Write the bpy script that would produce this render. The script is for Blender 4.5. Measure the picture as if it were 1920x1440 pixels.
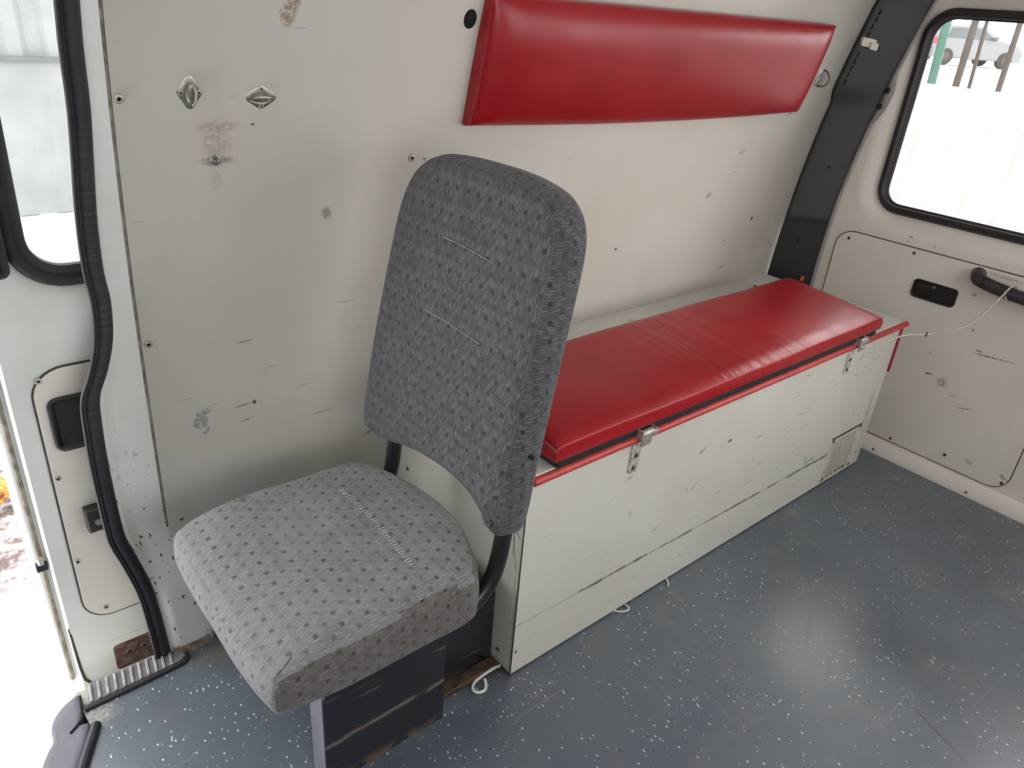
import bpy, bmesh, math, random
import numpy as np
from mathutils import Vector, Matrix

for o in list(bpy.data.objects):
    bpy.data.objects.remove(o, do_unlink=True)
SC = bpy.context.scene
COL = SC.collection
random.seed(7)
PI = math.pi

# ------------------------------------------------------------------ camera
cd = bpy.data.cameras.new('camera')
cd.sensor_width = 36.0
cd.lens = 1396.11 / 1920.0 * 36.0
cd.clip_start = 0.02
cd.clip_end = 300
cam = bpy.data.objects.new('camera', cd)
COL.objects.link(cam)
_R = [[0.76646804, -0.63819076, 0.07238297],
      [-0.24036838, -0.38952335, -0.88909763],
      [0.59560875, 0.66406634, -0.45195808]]
m = Matrix.Identity(4)
for i in range(3):
    m[i][0] = _R[0][i]
    m[i][1] = -_R[1][i]
    m[i][2] = -_R[2][i]
m[0][3], m[1][3], m[2][3] = -0.78379649, -0.8057635, 1.25752102
cam.matrix_world = m
SC.camera = cam

# ------------------------------------------------------------------ sky and exposure
W = bpy.data.worlds.new('overcast_sky')
SC.world = W
W.use_nodes = True
bg = W.node_tree.nodes['Background']
bg.inputs['Color'].default_value = (1.0, 0.985, 0.975, 1)
bg.inputs['Strength'].default_value = 6.0
SC.view_settings.view_transform = 'Standard'
SC.view_settings.look = 'None'
SC.view_settings.gamma = 1.0
SC.view_settings.use_curve_mapping = False
SC.view_settings.exposure = -0.10


# ================================================================== materials
def lin(c):
    return tuple(((x / 255.0) / 12.92 if x / 255.0 <= 0.04045 else ((x / 255.0 + 0.055) / 1.055) ** 2.4) for x in c)


class NT:
    def __init__(s, name):
        s.mat = bpy.data.materials.new(name)
        s.mat.use_nodes = True
        s.t = s.mat.node_tree
        s.b = s.t.nodes['Principled BSDF']
        s.out = s.t.nodes['Material Output']

    def n(s, typ, **kw):
        nd = s.t.nodes.new(typ)
        for k, v in kw.items():
            setattr(nd, k, v)
        return nd

    def put(s, sock, v):
        if v is None:
            return
        if isinstance(v, bpy.types.NodeSocket):
            s.t.links.new(v, sock)
        elif isinstance(v, (tuple, list)):
            if len(sock.default_value) == 4 and len(v) == 3:
                v = tuple(v) + (1,)
            sock.default_value = v
        else:
            sock.default_value = v

    def m(s, op, a, b=None, c=None, clamp=False):
        nd = s.n('ShaderNodeMath', operation=op)
        nd.use_clamp = clamp
        for i, v in enumerate((a, b, c)):
            s.put(nd.inputs[i], v)
        return nd.outputs[0]

    def vm(s, op, a, b=None):
        nd = s.n('ShaderNodeVectorMath', operation=op)
        s.put(nd.inputs[0], a)
        s.put(nd.inputs[1], b)
        return nd.outputs['Value'] if op in ('LENGTH', 'DOT_PRODUCT', 'DISTANCE') else nd.outputs[0]

    def pos(s):
        return s.n('ShaderNodeNewGeometry').outputs['Position']

    def uv(s):
        return s.n('ShaderNodeUVMap').outputs[0]

    def sep(s, v):
        nd = s.n('ShaderNodeSeparateXYZ')
        s.put(nd.inputs[0], v)
        return nd.outputs

    def comb(s, x, y, z=0.0):
        nd = s.n('ShaderNodeCombineXYZ')
        for i, v in enumerate((x, y, z)):
            s.put(nd.inputs[i], v)
        return nd.outputs[0]

    def noise(s, vec, scale, detail=2.0, rough=0.5, color=False):
        nd = s.n('ShaderNodeTexNoise')
        s.put(nd.inputs['Vector'], vec)
        nd.inputs['Scale'].default_value = scale
        nd.inputs['Detail'].default_value = detail
        nd.inputs['Roughness'].default_value = rough
        return nd.outputs['Color' if color else 'Fac']

    def voro(s, vec, scale, rnd=1.0):
        nd = s.n('ShaderNodeTexVoronoi')
        s.put(nd.inputs['Vector'], vec)
        nd.inputs['Scale'].default_value = scale
        nd.inputs['Randomness'].default_value = rnd
        return nd.outputs['Distance'], nd.outputs['Color']

    def rng(s, v, a, b, lo=0.0, hi=1.0, smooth=True):
        nd = s.n('ShaderNodeMapRange')
        nd.interpolation_type = 'SMOOTHSTEP' if smooth else 'LINEAR'
        s.put(nd.inputs['Value'], v)
        nd.inputs['From Min'].default_value = a
        nd.inputs['From Max'].default_value = b
        nd.inputs['To Min'].default_value = lo
        nd.inputs['To Max'].default_value = hi
        return nd.outputs['Result']

    def mix(s, f, a, b):
        nd = s.n('ShaderNodeMix', data_type='RGBA')
        s.put(nd.inputs['Factor'], f)
        s.put(nd.inputs['A'], a) if False else None
        s.put(nd.inputs[6], a)
        s.put(nd.inputs[7], b)
        return nd.outputs[2]

    def map(s, vec, loc=(0, 0, 0), rot=(0, 0, 0), sc=(1, 1, 1)):
        nd = s.n('ShaderNodeMapping')
        s.put(nd.inputs['Vector'], vec)
        nd.inputs['Location'].default_value = loc
        nd.inputs['Rotation'].default_value = rot
        nd.inputs['Scale'].default_value = sc
        return nd.outputs[0]

    def bump(s, h, strength=0.3, dist=0.002):
        nd = s.n('ShaderNodeBump')
        s.put(nd.inputs['Height'], h)
        nd.inputs['Strength'].default_value = strength
        nd.inputs['Distance'].default_value = dist
        s.t.links.new(nd.outputs[0], s.b.inputs['Normal'])

    def done(s, col, rough=0.5, metal=0.0, spec=0.5):
        s.put(s.b.inputs['Base Color'], col)
        s.put(s.b.inputs['Roughness'], rough)
        s.put(s.b.inputs['Metallic'], metal)
        s.put(s.b.inputs['Specular IOR Level'], spec)
        return s.mat

    # ---- marks with a shape of their own, placed in a 2-D surface frame
    def marks(s, vec2, col, items):
        """items: (cu, cv, ru, rv, angle, colour, strength, softness, raggedness)"""
        nz = s.noise(s.vm('MULTIPLY', vec2, (60, 60, 60)), 1.0, 3.0, 0.6, color=True)
        nz = s.vm('SUBTRACT', nz, (0.5, 0.5, 0.5))
        brk = s.noise(s.vm('MULTIPLY', vec2, (140, 140, 140)), 1.0, 2.0, 0.6)
        for cu, cv, ru, rv, ang, c, st, soft, rag in items:
            d = s.vm('SUBTRACT', vec2, (cu, cv, 0))
            if ang:
                r = s.n('ShaderNodeVectorRotate', rotation_type='Z_AXIS')
                s.put(r.inputs['Vector'], d)
                r.inputs['Angle'].default_value = -ang
                d = r.outputs[0]
            d = s.vm('DIVIDE', d, (ru, rv, 1))
            if rag:
                d = s.vm('ADD', d, s.vm('MULTIPLY', nz, (rag, rag, 0)))
            ln = s.vm('LENGTH', d)
            k = s.rng(ln, 1.0, 1.0 - soft, 0.0, st)
            if rag:
                k = s.m('MULTIPLY', k, s.rng(brk, 0.30, 0.58))
            col = s.mix(k, col, c)
        return col

    def scratches(s, vec2, col, c, ang, su, sv, th, st=0.8, region=None, off=0.0):
        v = s.map(vec2, loc=(off, off * 0.7, 0), rot=(0, 0, ang), sc=(su, sv, 1))
        f = s.noise(v, 1.0, 1.0, 0.4)
        k = s.rng(f, th, th + 0.035, 0.0, st)
        if region is not None:
            k = s.m('MULTIPLY', k, region)
        return s.mix(k, col, c)


def plain(name, c, rough=0.5, metal=0.0, spec=0.5, var=0.08, scale=30.0, bump=0.0):
    n = NT(name)
    f = n.noise(n.pos(), scale, 4.0, 0.6)
    lo = tuple(x * (1 - var * 1.6) for x in c)
    hi = tuple(min(1, x * (1 + var)) for x in c)
    col = n.mix(n.rng(f, 0.3, 0.7), lo, hi)
    if bump:
        n.bump(n.noise(n.pos(), scale * 8, 3.0), 0.4, bump)
    return n.done(col, n.rng(f, 0.2, 0.8, rough * 0.85, min(1, rough * 1.15)), metal, spec)


M = {}
DK = (0.045, 0.042, 0.038)
GR = (0.17, 0.16, 0.15)

# --- painted side wall panel
n = NT('wall_board_paint')
p = n.pos()
x, y, z = n.sep(p)
v2 = n.comb(x, z)
big = n.noise(v2, 2.2, 3.0)
col = n.mix(n.rng(big, 0.3, 0.7), (0.575, 0.545, 0.485), (0.635, 0.607, 0.55))
fine = n.noise(n.map(v2, sc=(1.0, 0.25, 1)), 30.0, 4.0, 0.7)
col = n.mix(n.rng(fine, 0.60, 0.80, 0.0, 0.22), col, (0.42, 0.39, 0.33))
col = n.marks(v2, col, [
    (-0.350, 1.030, 0.034, 0.050, 0.0, (0.36, 0.28, 0.23), 0.55, 0.7, 0.5),
    (-0.345, 1.056, 0.046, 0.010, 0.03, (0.33, 0.24, 0.19), 0.50, 0.6, 0.8),
    (-0.351, 1.002, 0.036, 0.010, 0.0, (0.12, 0.11, 0.12), 0.85, 0.8, 0.5),
    (-0.351, 1.004, 0.010, 0.013, 0.0, (0.06, 0.06, 0.06), 0.80, 0.7, 0.6),
    (-0.352, 0.970, 0.014, 0.030, 0.0, (0.36, 0.33, 0.30), 0.4, 0.8, 0.5),
    (-0.153, 0.892, 0.013, 0.017, 0.3, (0.20, 0.19, 0.16), 0.75, 0.5, 0.6),
    (-0.404, 0.529, 0.018, 0.008, 0.1, (0.25, 0.24, 0.23), 0.9, 0.4, 0.5),
    (-0.411, 0.508, 0.017, 0.017, 0.2, (0.27, 0.26, 0.25), 0.9, 0.3, 0.6),
    (-0.402, 0.487, 0.010, 0.005, 0.9, GR, 0.9, 0.5, 0.7),
    (-0.317, 0.660, 0.020, 0.0028, 0.06, DK, 0.8, 0.7, 0.8),
    (-0.326, 0.522, 0.024, 0.0035, 0.08, DK, 0.6, 0.6, 1.0),
    (-0.305, 0.523, 0.005, 0.006, 0.3, DK, 1.0, 0.5, 0.4),
    (-0.320, 0.488, 0.022, 0.0025, 0.12, GR, 0.7, 0.6, 0.9),
    (-0.236, 1.226, 0.016, 0.030, -0.5, (0.28, 0.17, 0.10), 0.8, 0.5, 1.3),
    (1.312, 1.040, 0.022, 0.008, 0.4, (0.30, 0.20, 0.10), 0.9, 0.5, 1.0),
    (1.345, 1.050, 0.012, 0.020, -0.5, (0.32, 0.25, 0.16), 0.8, 0.5, 1.0),
    (1.138, 0.936, 0.016, 0.010, 0.2, (0.30, 0.27, 0.22), 0.7, 0.5, 0.7),
    (1.043, 0.816, 0.017, 0.010, 0.4, (0.25, 0.23, 0.18), 0.8, 0.5, 0.7),
    (1.310, 0.718, 0.007, 0.007, 0.0, DK, 1.0, 0.3, 0.0),
    (0.691, 0.702, 0.004, 0.005, 0.0, DK, 1.0, 0.3, 0.0),
    (-0.291, 1.058, 0.004, 0.002, 0.0, DK, 0.9, 0.3, 0.0),
    (0.05, 0.98, 0.006, 0.005, 0.0, GR, 0.8, 0.4, 0.3),
    (1.22, 0.57, 0.020, 0.003, 0.05, DK, 0.8, 0.6, 0.5),
    (1.26, 0.60, 0.006, 0.004, 0.0, GR, 0.8, 0.5, 0.5),
    (1.19, 0.66, 0.006, 0.004, 0.0, GR, 0.8, 0.5, 0.5),
])
col = n.scratches(v2, col, (0.30, 0.28, 0.24), 0.25, 9, 90, 0.745, 0.5, off=3.1)
n.bump(n.noise(v2, 4.0, 2.0), 0.15, 0.01)
M['wall'] = n.done(col, n.rng(fine, 0.3, 0.7, 0.42, 0.55), 0, 0.35)

# --- body paint
n = NT('body_paint')
p = n.pos()
big = n.noise(p, 6.0, 4.0)
col = n.mix(n.rng(big, 0.3, 0.7), (0.71, 0.73, 0.69), (0.78, 0.80, 0.775))
chip = n.noise(n.map(p, sc=(1.5, 1.5, 0.8)), 55.0, 3.0, 0.6)
x, y, z = n.sep(p)
low = n.rng(z, 0.62, 0.30)
nearb = n.m('MULTIPLY', low, n.m('MULTIPLY', n.rng(x, -0.62, -0.60), n.rng(x, -0.40, -0.44)))
nearb = n.m('MULTIPLY', nearb, n.rng(y, 0.56, 0.54))
k = n.m('MULTIPLY', n.rng(chip, 0.64, 0.665), nearb)
col = n.mix(k, col, (0.10, 0.085, 0.07))
M['paint'] = n.done(col, 0.33, 0, 0.45)

# --- rear door paint and trim
n = NT('rear_door_paint')
p = n.pos()
x, y, z = n.sep(p)
v2 = n.comb(y, z)
big = n.noise(v2, 3.0, 3.0)
col = n.mix(n.rng(big, 0.3, 0.7), (0.70, 0.65, 0.585), (0.77, 0.73, 0.67))
col = n.marks(v2, col, [
    (-0.225, 0.44, 0.075, 0.0035, -0.08, DK, 0.85, 0.6, 0.5),
    (-0.186, 0.446, 0.012, 0.004, 0.0, DK, 0.8, 0.5, 0.5),
    (-0.120, 0.315, 0.022, 0.020, 0.3, (0.22, 0.20, 0.19), 0.8, 0.7, 0.9),
    (-0.075, 0.325, 0.016, 0.004, -0.2, DK, 0.9, 0.5, 0.5),
    (-0.205, 0.260, 0.028, 0.003, -0.25, DK, 0.8, 0.6, 0.4),
    (-0.160, 0.285, 0.010, 0.003, 0.0, GR, 0.8, 0.5, 0.6),
    (-0.060, 0.39, 0.012, 0.004, 0.0, GR, 0.4, 0.5, 0.7),
    (0.105, 0.715, 0.010, 0.004, 0.1, GR, 0.8, 0.5, 0.7),
    (0.110, 0.700, 0.006, 0.003, 0.1, GR, 0.7, 0.5, 0.7),
    (0.030, 0.705, 0.005, 0.006, 0.1, GR, 0.6, 0.5, 0.7),
    (-0.27, 0.10, 0.016, 0.010, 0.0, GR, 0.6, 0.6, 1.2),
    (-0.37, 0.10, 0.020, 0.008, 0.3, GR, 0.7, 0.6, 1.2),
    (-0.12, 0.602, 0.007, 0.007, 0.0, (0.25, 0.22, 0.17), 0.9, 0.4, 0.4),
    (-0.15, 0.50, 0.006, 0.006, 0.0, GR, 0.7, 0.4, 0.4),
    (-0.19, 0.672, 0.07, 0.006, 0.03, GR, 0.5, 0.7, 1.0),
])
M['rear'] = n.done(col, 0.42, 0, 0.4)

# --- bench board
n = NT('bench_board_paint')
p = n.pos()
x, y, z = n.sep(p)
v2 = n.comb(x, z)
big = n.noise(v2, 3.0, 3.0)
col = n.mix(n.rng(big, 0.3, 0.7), (0.615, 0.60, 0.53), (0.665, 0.66, 0.60))
right = n.rng(x, 0.45, 1.1, 0.25, 1.0)
front = n.rng(y, 0.02, 0.005)
right = n.m('MULTIPLY', right, front)
col = n.scratches(v2, col, (0.07, 0.075, 0.07), -0.55, 16, 130, 0.735, 0.9, right, 1.3)
col = n.scratches(v2, col, (0.10, 0.11, 0.10), 0.1, 20, 170, 0.755, 0.9, right, 7.7)
col = n.scratches(v2, col, (0.10, 0.11, 0.10), -1.2, 22, 150, 0.75, 0.9, right, 4.2)
# the long gouge low on the front
zl = n.m('ADD', 0.138, n.m('MULTIPLY', x, -0.018))
wob = n.m('MULTIPLY', n.m('SUBTRACT', n.noise(v2, 18.0, 2.0), 0.5), 0.006)
dz = n.m('ABSOLUTE', n.m('SUBTRACT', n.m('SUBTRACT', z, zl), wob))
brk = n.noise(n.map(v2, sc=(1, 0.2, 1)), 22.0, 3.0)
wide = n.rng(brk, 0.35, 0.65, 0.0015, 0.0065)
k = n.m('MULTIPLY', n.rng(n.m('DIVIDE', dz, wide), 1.0, 0.5, 0.0, 0.9), n.rng(brk, 0.30, 0.42))
k = n.m('MULTIPLY', n.m('MULTIPLY', k, front), n.m('MULTIPLY', n.rng(x, 0.16, 0.20, 0.35, 1.0), n.rng(x, 1.26, 1.22)))
gc = n.mix(n.rng(n.noise(v2, 9.0), 0.42, 0.56), (0.24, 0.21, 0.07), (0.07, 0.085, 0.085))
col = n.mix(k, col, gc)
col = n.marks(v2, col, [
    (1.13, 0.135, 0.05, 0.008, 0.1, (0.06, 0.12, 0.17), 0.7, 0.7, 0.9),
    (1.10, 0.150, 0.008, 0.020, 0.1, (0.06, 0.12, 0.17), 0.7, 0.7, 0.9),
    (1.44, 0.22, 0.022, 0.09, 0.0, (0.33, 0.28, 0.18), 0.55, 0.8, 0.9),
    (1.46, 0.12, 0.02, 0.12, 0.0, (0.40, 0.33, 0.25), 0.55, 0.8, 0.8),
    (0.315, 0.285, 0.008, 0.02, 0.0, (0.45, 0.38, 0.22), 0.6, 0.7, 0.6),
    (0.29, 0.39, 0.02, 0.006, 0.3, (0.20, 0.18, 0.13), 0.6, 0.6, 0.9),
    (0.66, 0.36, 0.011, 0.005, 0.0, DK, 0.95, 0.4, 0.3),
    (0.55, 0.37, 0.02, 0.006, 0.5, DK, 0.7, 0.6, 0.9),
    (0.42, 0.20, 0.018, 0.003, 0.5, DK, 0.7, 0.5, 0.9),
    (0.52, 0.27, 0.002, 0.012, 0.0, DK, 0.8, 0.5, 0.5),
    (0.545, 0.272, 0.018, 0.003, 0.7, DK, 0.8, 0.5, 0.5),
    (0.55, 0.06, 0.004, 0.004, 0.0, DK, 0.9, 0.5, 0.3),
    (1.27, 0.44, 0.022, 0.003, 0.9, DK, 0.9, 0.5, 0.3),
    (0.01, 0.064, 0.004, 0.005, 0.0, DK, 0.95, 0.4, 0.0),
    (1.455, 0.05, 0.006, 0.006, 0.0, DK, 0.9, 0.4, 0.0),
    (0.0, 0.0, 3.0, 0.010, 0.0, (0.36, 0.32, 0.24), 0.6, 0.8, 0.6),
])
M['bench'] = n.done(col, 0.34, 0, 0.4)
M['bench_edge'] = plain('board_raw_edge', (0.32, 0.29, 0.22), 0.7)

# --- red vinyl
n = NT('red_vinyl')
p = n.pos()
f = n.noise(p, 5.0, 3.0)
col = n.mix(n.rng(f, 0.3, 0.7), (0.29, 0.0025, 0.008), (0.345, 0.004, 0.012))
x, y, z = n.sep(p)
wr = n.noise(n.map(p, rot=(0, 0, 0.5), sc=(26, 4, 6)), 1.0, 2.0, 0.5)
msk = n.m('MULTIPLY', n.m('MULTIPLY', n.rng(x, 0.42, 0.6), n.rng(x, 1.05, 0.8)), n.rng(z, 0.7, 0.65))
h = n.m('ADD', n.m('MULTIPLY', n.noise(p, 420.0, 2.0), 0.05), n.m('MULTIPLY', n.m('MULTIPLY', wr, msk), 2.0))
n.bump(n.m('ADD', h, n.m('MULTIPLY', n.noise(p, 9.0, 2.0), 0.9)), 0.5, 0.0035)
M['vinyl'] = n.done(col, n.rng(n.noise(p, 14.0, 3.0), 0.3, 0.7, 0.29, 0.36), 0, 0.45)
M['redpaint'] = plain('red_edge_paint', (0.50, 0.055, 0.05), 0.45, var=0.15, scale=40)
M['black_board'] = plain('black_board', (0.012, 0.012, 0.014), 0.75)


# --- woven seat fabric
def fabric(name, base, dust, dark_k, streak_k, blotch, lite_k=0.55, more=0.0):
    n = NT(name)
    uv = n.uv()
    u, v, _ = n.sep(uv)
    U = n.m('DIVIDE', u, 0.027)
    V = n.m('ADD', n.m('DIVIDE', v, 0.0203), 200.0)
    row = n.m('FLOOR', V)
    fv = n.m('FRACT', V)
    par = n.m('MODULO', row, 2.0)
    fu = n.m('FRACT', n.m('ADD', n.m('ADD', U, n.m('MULTIPLY', par, 0.5)), 50.0))

    def box(lo, hi, t, e=0.05):
        return n.m('MULTIPLY', n.rng(t, lo, lo + e), n.rng(t, hi, hi - e))

    def mul(c, k):
        return tuple(min(1.0, q * k) for q in c)
    dark = n.m('MULTIPLY', box(0.30, 0.62, fu), box(0.06, 0.46, fv, 0.07))
    lite = n.m('MULTIPLY', box(0.28, 0.62, fu, 0.08), box(0.52, 0.98, fv, 0.10))
    mott = n.noise(uv, 26.0, 3.0)
    col = n.mix(n.rng(mott, 0.3, 0.7, 0.0, 1.0), mul(base, 0.90), mul(base, 1.10))
    col = n.mix(n.m('MULTIPLY', lite, lite_k), col, mul(base, 1.5))
    # fine pale warp threads, denser in every second row
    for (pit, seed, th) in ((0.0034, 0.0, 0.55), (0.0047, 31.0, 0.50)):
        cu = n.m('ADD', n.m('DIVIDE', u, pit), 400.0 + seed)
        ci = n.m('FLOOR', cu)
        cf_ = n.m('FRACT', cu)
        w1 = n.n('ShaderNodeTexWhiteNoise', noise_dimensions='2D')
        n.put(w1.inputs['Vector'], n.comb(ci, seed))
        vv = n.m('ADD', V, w1.outputs['Value'])
        w2 = n.n('ShaderNodeTexWhiteNoise', noise_dimensions='2D')
        n.put(w2.inputs['Vector'], n.comb(ci, n.m('FLOOR', vv)))
        r, g, b_ = n.sep(w2.outputs['Color'])
        on = n.m('MULTIPLY', n.m('GREATER_THAN', r, n.m('SUBTRACT', th + 0.18 - more, n.m('MULTIPLY', par, 0.30))), box(0.10, 0.46, cf_, 0.10))
        on = n.m('MULTIPLY', on, box(0.05, 0.68, n.m('FRACT', vv), 0.05))
        col = n.mix(n.m('MULTIPLY', on, n.rng(g, 0.0, 1.0, 0.35, 0.9)), col, mul(base, streak_k))
    st2 = n.noise(n.map(uv, loc=(9, 5, 0), sc=(1500, 260, 1)), 1.0, 0.0)
    col = n.mix(n.rng(st2, 0.54, 0.70, 0.0, 0.45), col, mul(base, 0.62))
    dark = n.m('MULTIPLY', dark, n.m('ADD', 0.60, n.m('MULTIPLY', par, 0.40)))
    col = n.mix(n.m('MULTIPLY', dark, 0.92), col, mul(base, dark_k))
    if dust:
        col = n.mix(n.rng(n.noise(uv, 7.0, 4.0), 0.35, 0.7, 0.0, dust), col, (0.26, 0.25, 0.25))
    if blotch:
        col = n.marks(n.comb(u, v), col, blotch)
    n.bump(n.m('ADD', n.noise(n.map(uv, sc=(1400, 300, 1)), 1.0, 1.0), n.m('MULTIPLY', n.noise(uv, 16.0, 2.0), 3.0)), 0.4, 0.0018)
    n.b.inputs['Sheen Weight'].default_value = 0.15
    n.b.inputs['Sheen Roughness'].default_value = 0.5
    return n.done(col, 0.9, 0, 0.2)


M['fabric'] = fabric('woven_grey_fabric', (0.073, 0.073, 0.080), 0.0, 0.48, 2.7, [], 0.5, 0.10)
M['fabric_side'] = fabric('brownish_grey_fabric', (0.118, 0.108, 0.103), 0.0, 0.45, 2.0, [], 0.3, 0.05)  # same weave, darker and browner than the seat top, for the sides
M['fabric_worn'] = fabric('worn_dusty_grey_fabric', (0.185, 0.182, 0.190), 0.25, 0.36, 1.75, [
    (0.281, -0.421, 0.014, 0.020, 0.3, (0.05, 0.05, 0.05), 0.75, 0.5, 1.0),
    (0.10, -0.345, 0.020, 0.016, 0.3, (0.11, 0.11, 0.11), 0.5, 0.8, 0.8),
    (0.02, -0.30, 0.022, 0.030, 0.3, (0.12, 0.12, 0.125), 0.5, 0.8, 0.8),
], 0.18, 0.12)
M['thread'] = plain('pale_thread', (0.36, 0.35, 0.34), 0.9)
M['dark_thread'] = plain('dark_thread', (0.10, 0.10, 0.10), 0.9)

# --- floor vinyl
n = NT('floor_vinyl')
p = n.pos()
x, y, z = n.sep(p)
v2 = n.comb(x, y)
mot = n.noise(v2, 2.6, 4.0, 0.6)
col = n.mix(n.rng(mot, 0.3, 0.7), (0.084, 0.105, 0.132), (0.113, 0.134, 0.162))
dirt = n.noise(v2, 7.0, 5.0, 0.65)
col = n.mix(n.rng(dirt, 0.52, 0.72, 0.0, 0.45), col, (0.17, 0.165, 0.155))
dens = n.m('ADD', n.noise(v2, 9.0, 2.0), n.rng(x, 0.1, -0.25, 0.0, 0.14))
for (sc, rad, c, pick, rot, seed, st) in ((95, 0.19, (0.62, 0.68, 0.72), 0.42, 0.5, 0.0, 0.95), (130, 0.17, (0.50, 0.56, 0.60), 0.30, -0.6, 4.0, 0.8), (90, 0.16, (0.02, 0.022, 0.03), 0.14, 0.2, 8.0, 0.9)):
    d, cc = n.voro(n.map(v2, loc=(seed, seed, 0), rot=(0, 0, rot), sc=(1.0, 0.62, 1)), sc)
    rr, gg, bb = n.sep(cc)
    pk = n.m('LESS_THAN', rr, n.m('MULTIPLY', pick, n.rng(dens, 0.36, 0.66, 0.15, 1.5)))
    k = n.m('MULTIPLY', n.m('MULTIPLY', n.rng(d, rad, rad * 0.7), pk), st)
    col = n.mix(k, col, c)
col = n.marks(v2, col, [
    (0.70, -0.30, 0.30, 0.17, 0.15, (0.36, 0.36, 0.36), 0.38, 0.95, 0.0),  # pale worn patch, with the rear window's reflection partly painted in (both ellipses)
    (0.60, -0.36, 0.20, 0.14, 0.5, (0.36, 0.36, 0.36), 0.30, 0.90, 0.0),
    (0.66, -0.31, 0.11, 0.010, 0.45, (0.12, 0.125, 0.13), 0.4, 0.8, 0.6),
    (0.60, -0.40, 0.10, 0.012, 0.40, (0.12, 0.125, 0.13), 0.4, 0.8, 0.6),
    (1.05, -0.035, 0.022, 0.025, 0.0, (0.25, 0.22, 0.19), 0.7, 0.7, 0.5),
    (0.02, 0.03, 0.10, 0.05, 0.0, (0.05, 0.04, 0.03), 0.7, 0.8, 0.6),
    (0.62, -0.62, 0.006, 0.11, -0.35, (0.045, 0.04, 0.05), 0.6, 0.6, 0.3),
    (-0.44, 0.40, 0.05, 0.03, 0.2, (0.20, 0.12, 0.07), 0.8, 0.8, 1.2),
    (-0.46, 0.41, 0.10, 0.04, 0.1, (0.20, 0.17, 0.12), 0.6, 0.8, 1.0),
    (-0.70, 0.40, 0.05, 0.05, 0.0, (0.33, 0.31, 0.27), 0.8, 0.7, 0.8),
    (1.14, -0.42, 0.006, 0.006, 0.0, (0.01, 0.01, 0.01), 0.9, 0.4, 0.5),
])
col = n.scratches(v2, col, (0.26, 0.27, 0.28), 0.6, 1.6, 70, 0.735, 0.35, off=2.0)
rg = n.rng(mot, 0.3, 0.7, 0.29, 0.38)
n.bump(n.m('ADD', n.noise(v2, 240.0, 2.0), n.m('MULTIPLY', n.noise(v2, 14.0, 2.0), 1.0)), 0.25, 0.0008)
n.b.inputs['Coat Weight'].default_value = 0.6
n.b.inputs['Coat Roughness'].default_value = 0.30
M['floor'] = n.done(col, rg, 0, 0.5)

# --- black painted steel with dust and scratches
n = NT('black_painted_steel')
p = n.pos()
x, y, z = n.sep(p)
v2 = n.comb(x, z)
f = n.noise(p, 8.0, 4.0, 0.6)
col = n.mix(n.rng(f, 0.3, 0.7), (0.010, 0.012, 0.018), (0.022, 0.023, 0.030))
col = n.scratches(v2, col, (0.14, 0.125, 0.11), -0.5, 8, 60, 0.69, 0.7, None, 2.2)
col = n.scratches(v2, col, (0.12, 0.11, 0.10), 1.1, 8, 60, 0.71, 0.6, None, 5.2)
dz = n.m('ABSOLUTE', n.m('SUBTRACT', n.m('SUBTRACT', z, 0.105), n.m('MULTIPLY', n.m('SUBTRACT', n.noise(v2, 25.0, 3.0), 0.5), 0.02)))
k = n.m('MULTIPLY', n.rng(dz, 0.0065, 0.003, 0.0, 0.85), n.m('MULTIPLY', n.rng(y, 0.03, 0.02), n.rng(n.noise(v2, 11.0), 0.30, 0.42)))
col = n.mix(k, col, (0.17, 0.135, 0.11))
col = n.mix(n.m('MULTIPLY', n.rng(z, 0.03, 0.0), n.rng(n.noise(p, 30.0), 0.4, 0.6)), col, (0.16, 0.10, 0.065))
M['blacksteel'] = n.done(col, n.rng(f, 0.3, 0.7, 0.32, 0.5), 0, 0.5)
M['tube'] = plain('black_gloss_tube', (0.014, 0.014, 0.017), 0.32, var=0.2)

M['pillar'] = plain('charcoal_plastic', (0.040, 0.039, 0.042), 0.55, var=0.10, scale=5, bump=0.0004)
M['pillar_low'] = plain('black_plastic_lower', (0.008, 0.007, 0.009), 0.5, var=0.1, scale=5)
M['rubber'] = plain('window_rubber', (0.020, 0.018, 0.020), 0.5, var=0.15)
M['black'] = plain('black_plastic', (0.010, 0.010, 0.012), 0.4, var=0.1)
M['void'] = plain('dark_hole', (0.003, 0.003, 0.003), 0.9)
M['handle'] = plain('brown_black_handle', (0.030, 0.024, 0.026), 0.30, var=0.1)
M['steel'] = plain('dull_steel', (0.40, 0.385, 0.35), 0.34, 0.85, var=0.18, scale=60)
M['galv'] = plain('aged_zinc', (0.50, 0.48, 0.44), 0.42, 0.6, var=0.2, scale=80)
M['dirtysteel'] = plain('dirty_bolt', (0.15, 0.135, 0.115), 0.5, 0.4, var=0.3, scale=90)
M['white_plastic'] = plain('yellowed_white_plastic', (0.62, 0.58, 0.50), 0.4)
M['white_cord'] = plain('white_cord', (0.70, 0.68, 0.63), 0.6)
M['cable'] = plain('twisted_wire', (0.52, 0.48, 0.43), 0.45, 0.3, var=0.2, scale=200)
M['gap'] = plain('panel_gap_dirt', (0.055, 0.050, 0.040), 0.8, var=0.3)
M['sealdirt'] = plain('dirty_sealant', (0.27, 0.24, 0.19), 0.7, var=0.3, scale=50)
M['pad'] = plain('grey_rubber_pad', (0.175, 0.165, 0.18), 0.55, var=0.15, scale=40)
M['padrib'] = plain('pale_worn_rib', (0.36, 0.35, 0.37), 0.55, var=0.2, scale=60)
M['padlip'] = plain('dark_pad_lip', (0.030, 0.026, 0.034), 0.5, var=0.15)
M['sill_rubber'] = plain('grey_sill_cover', (0.125, 0.125, 0.155), 0.48, var=0.12, scale=12)
M['ceil'] = plain('ceiling_paint', (0.80, 0.79, 0.76), 0.6)
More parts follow.
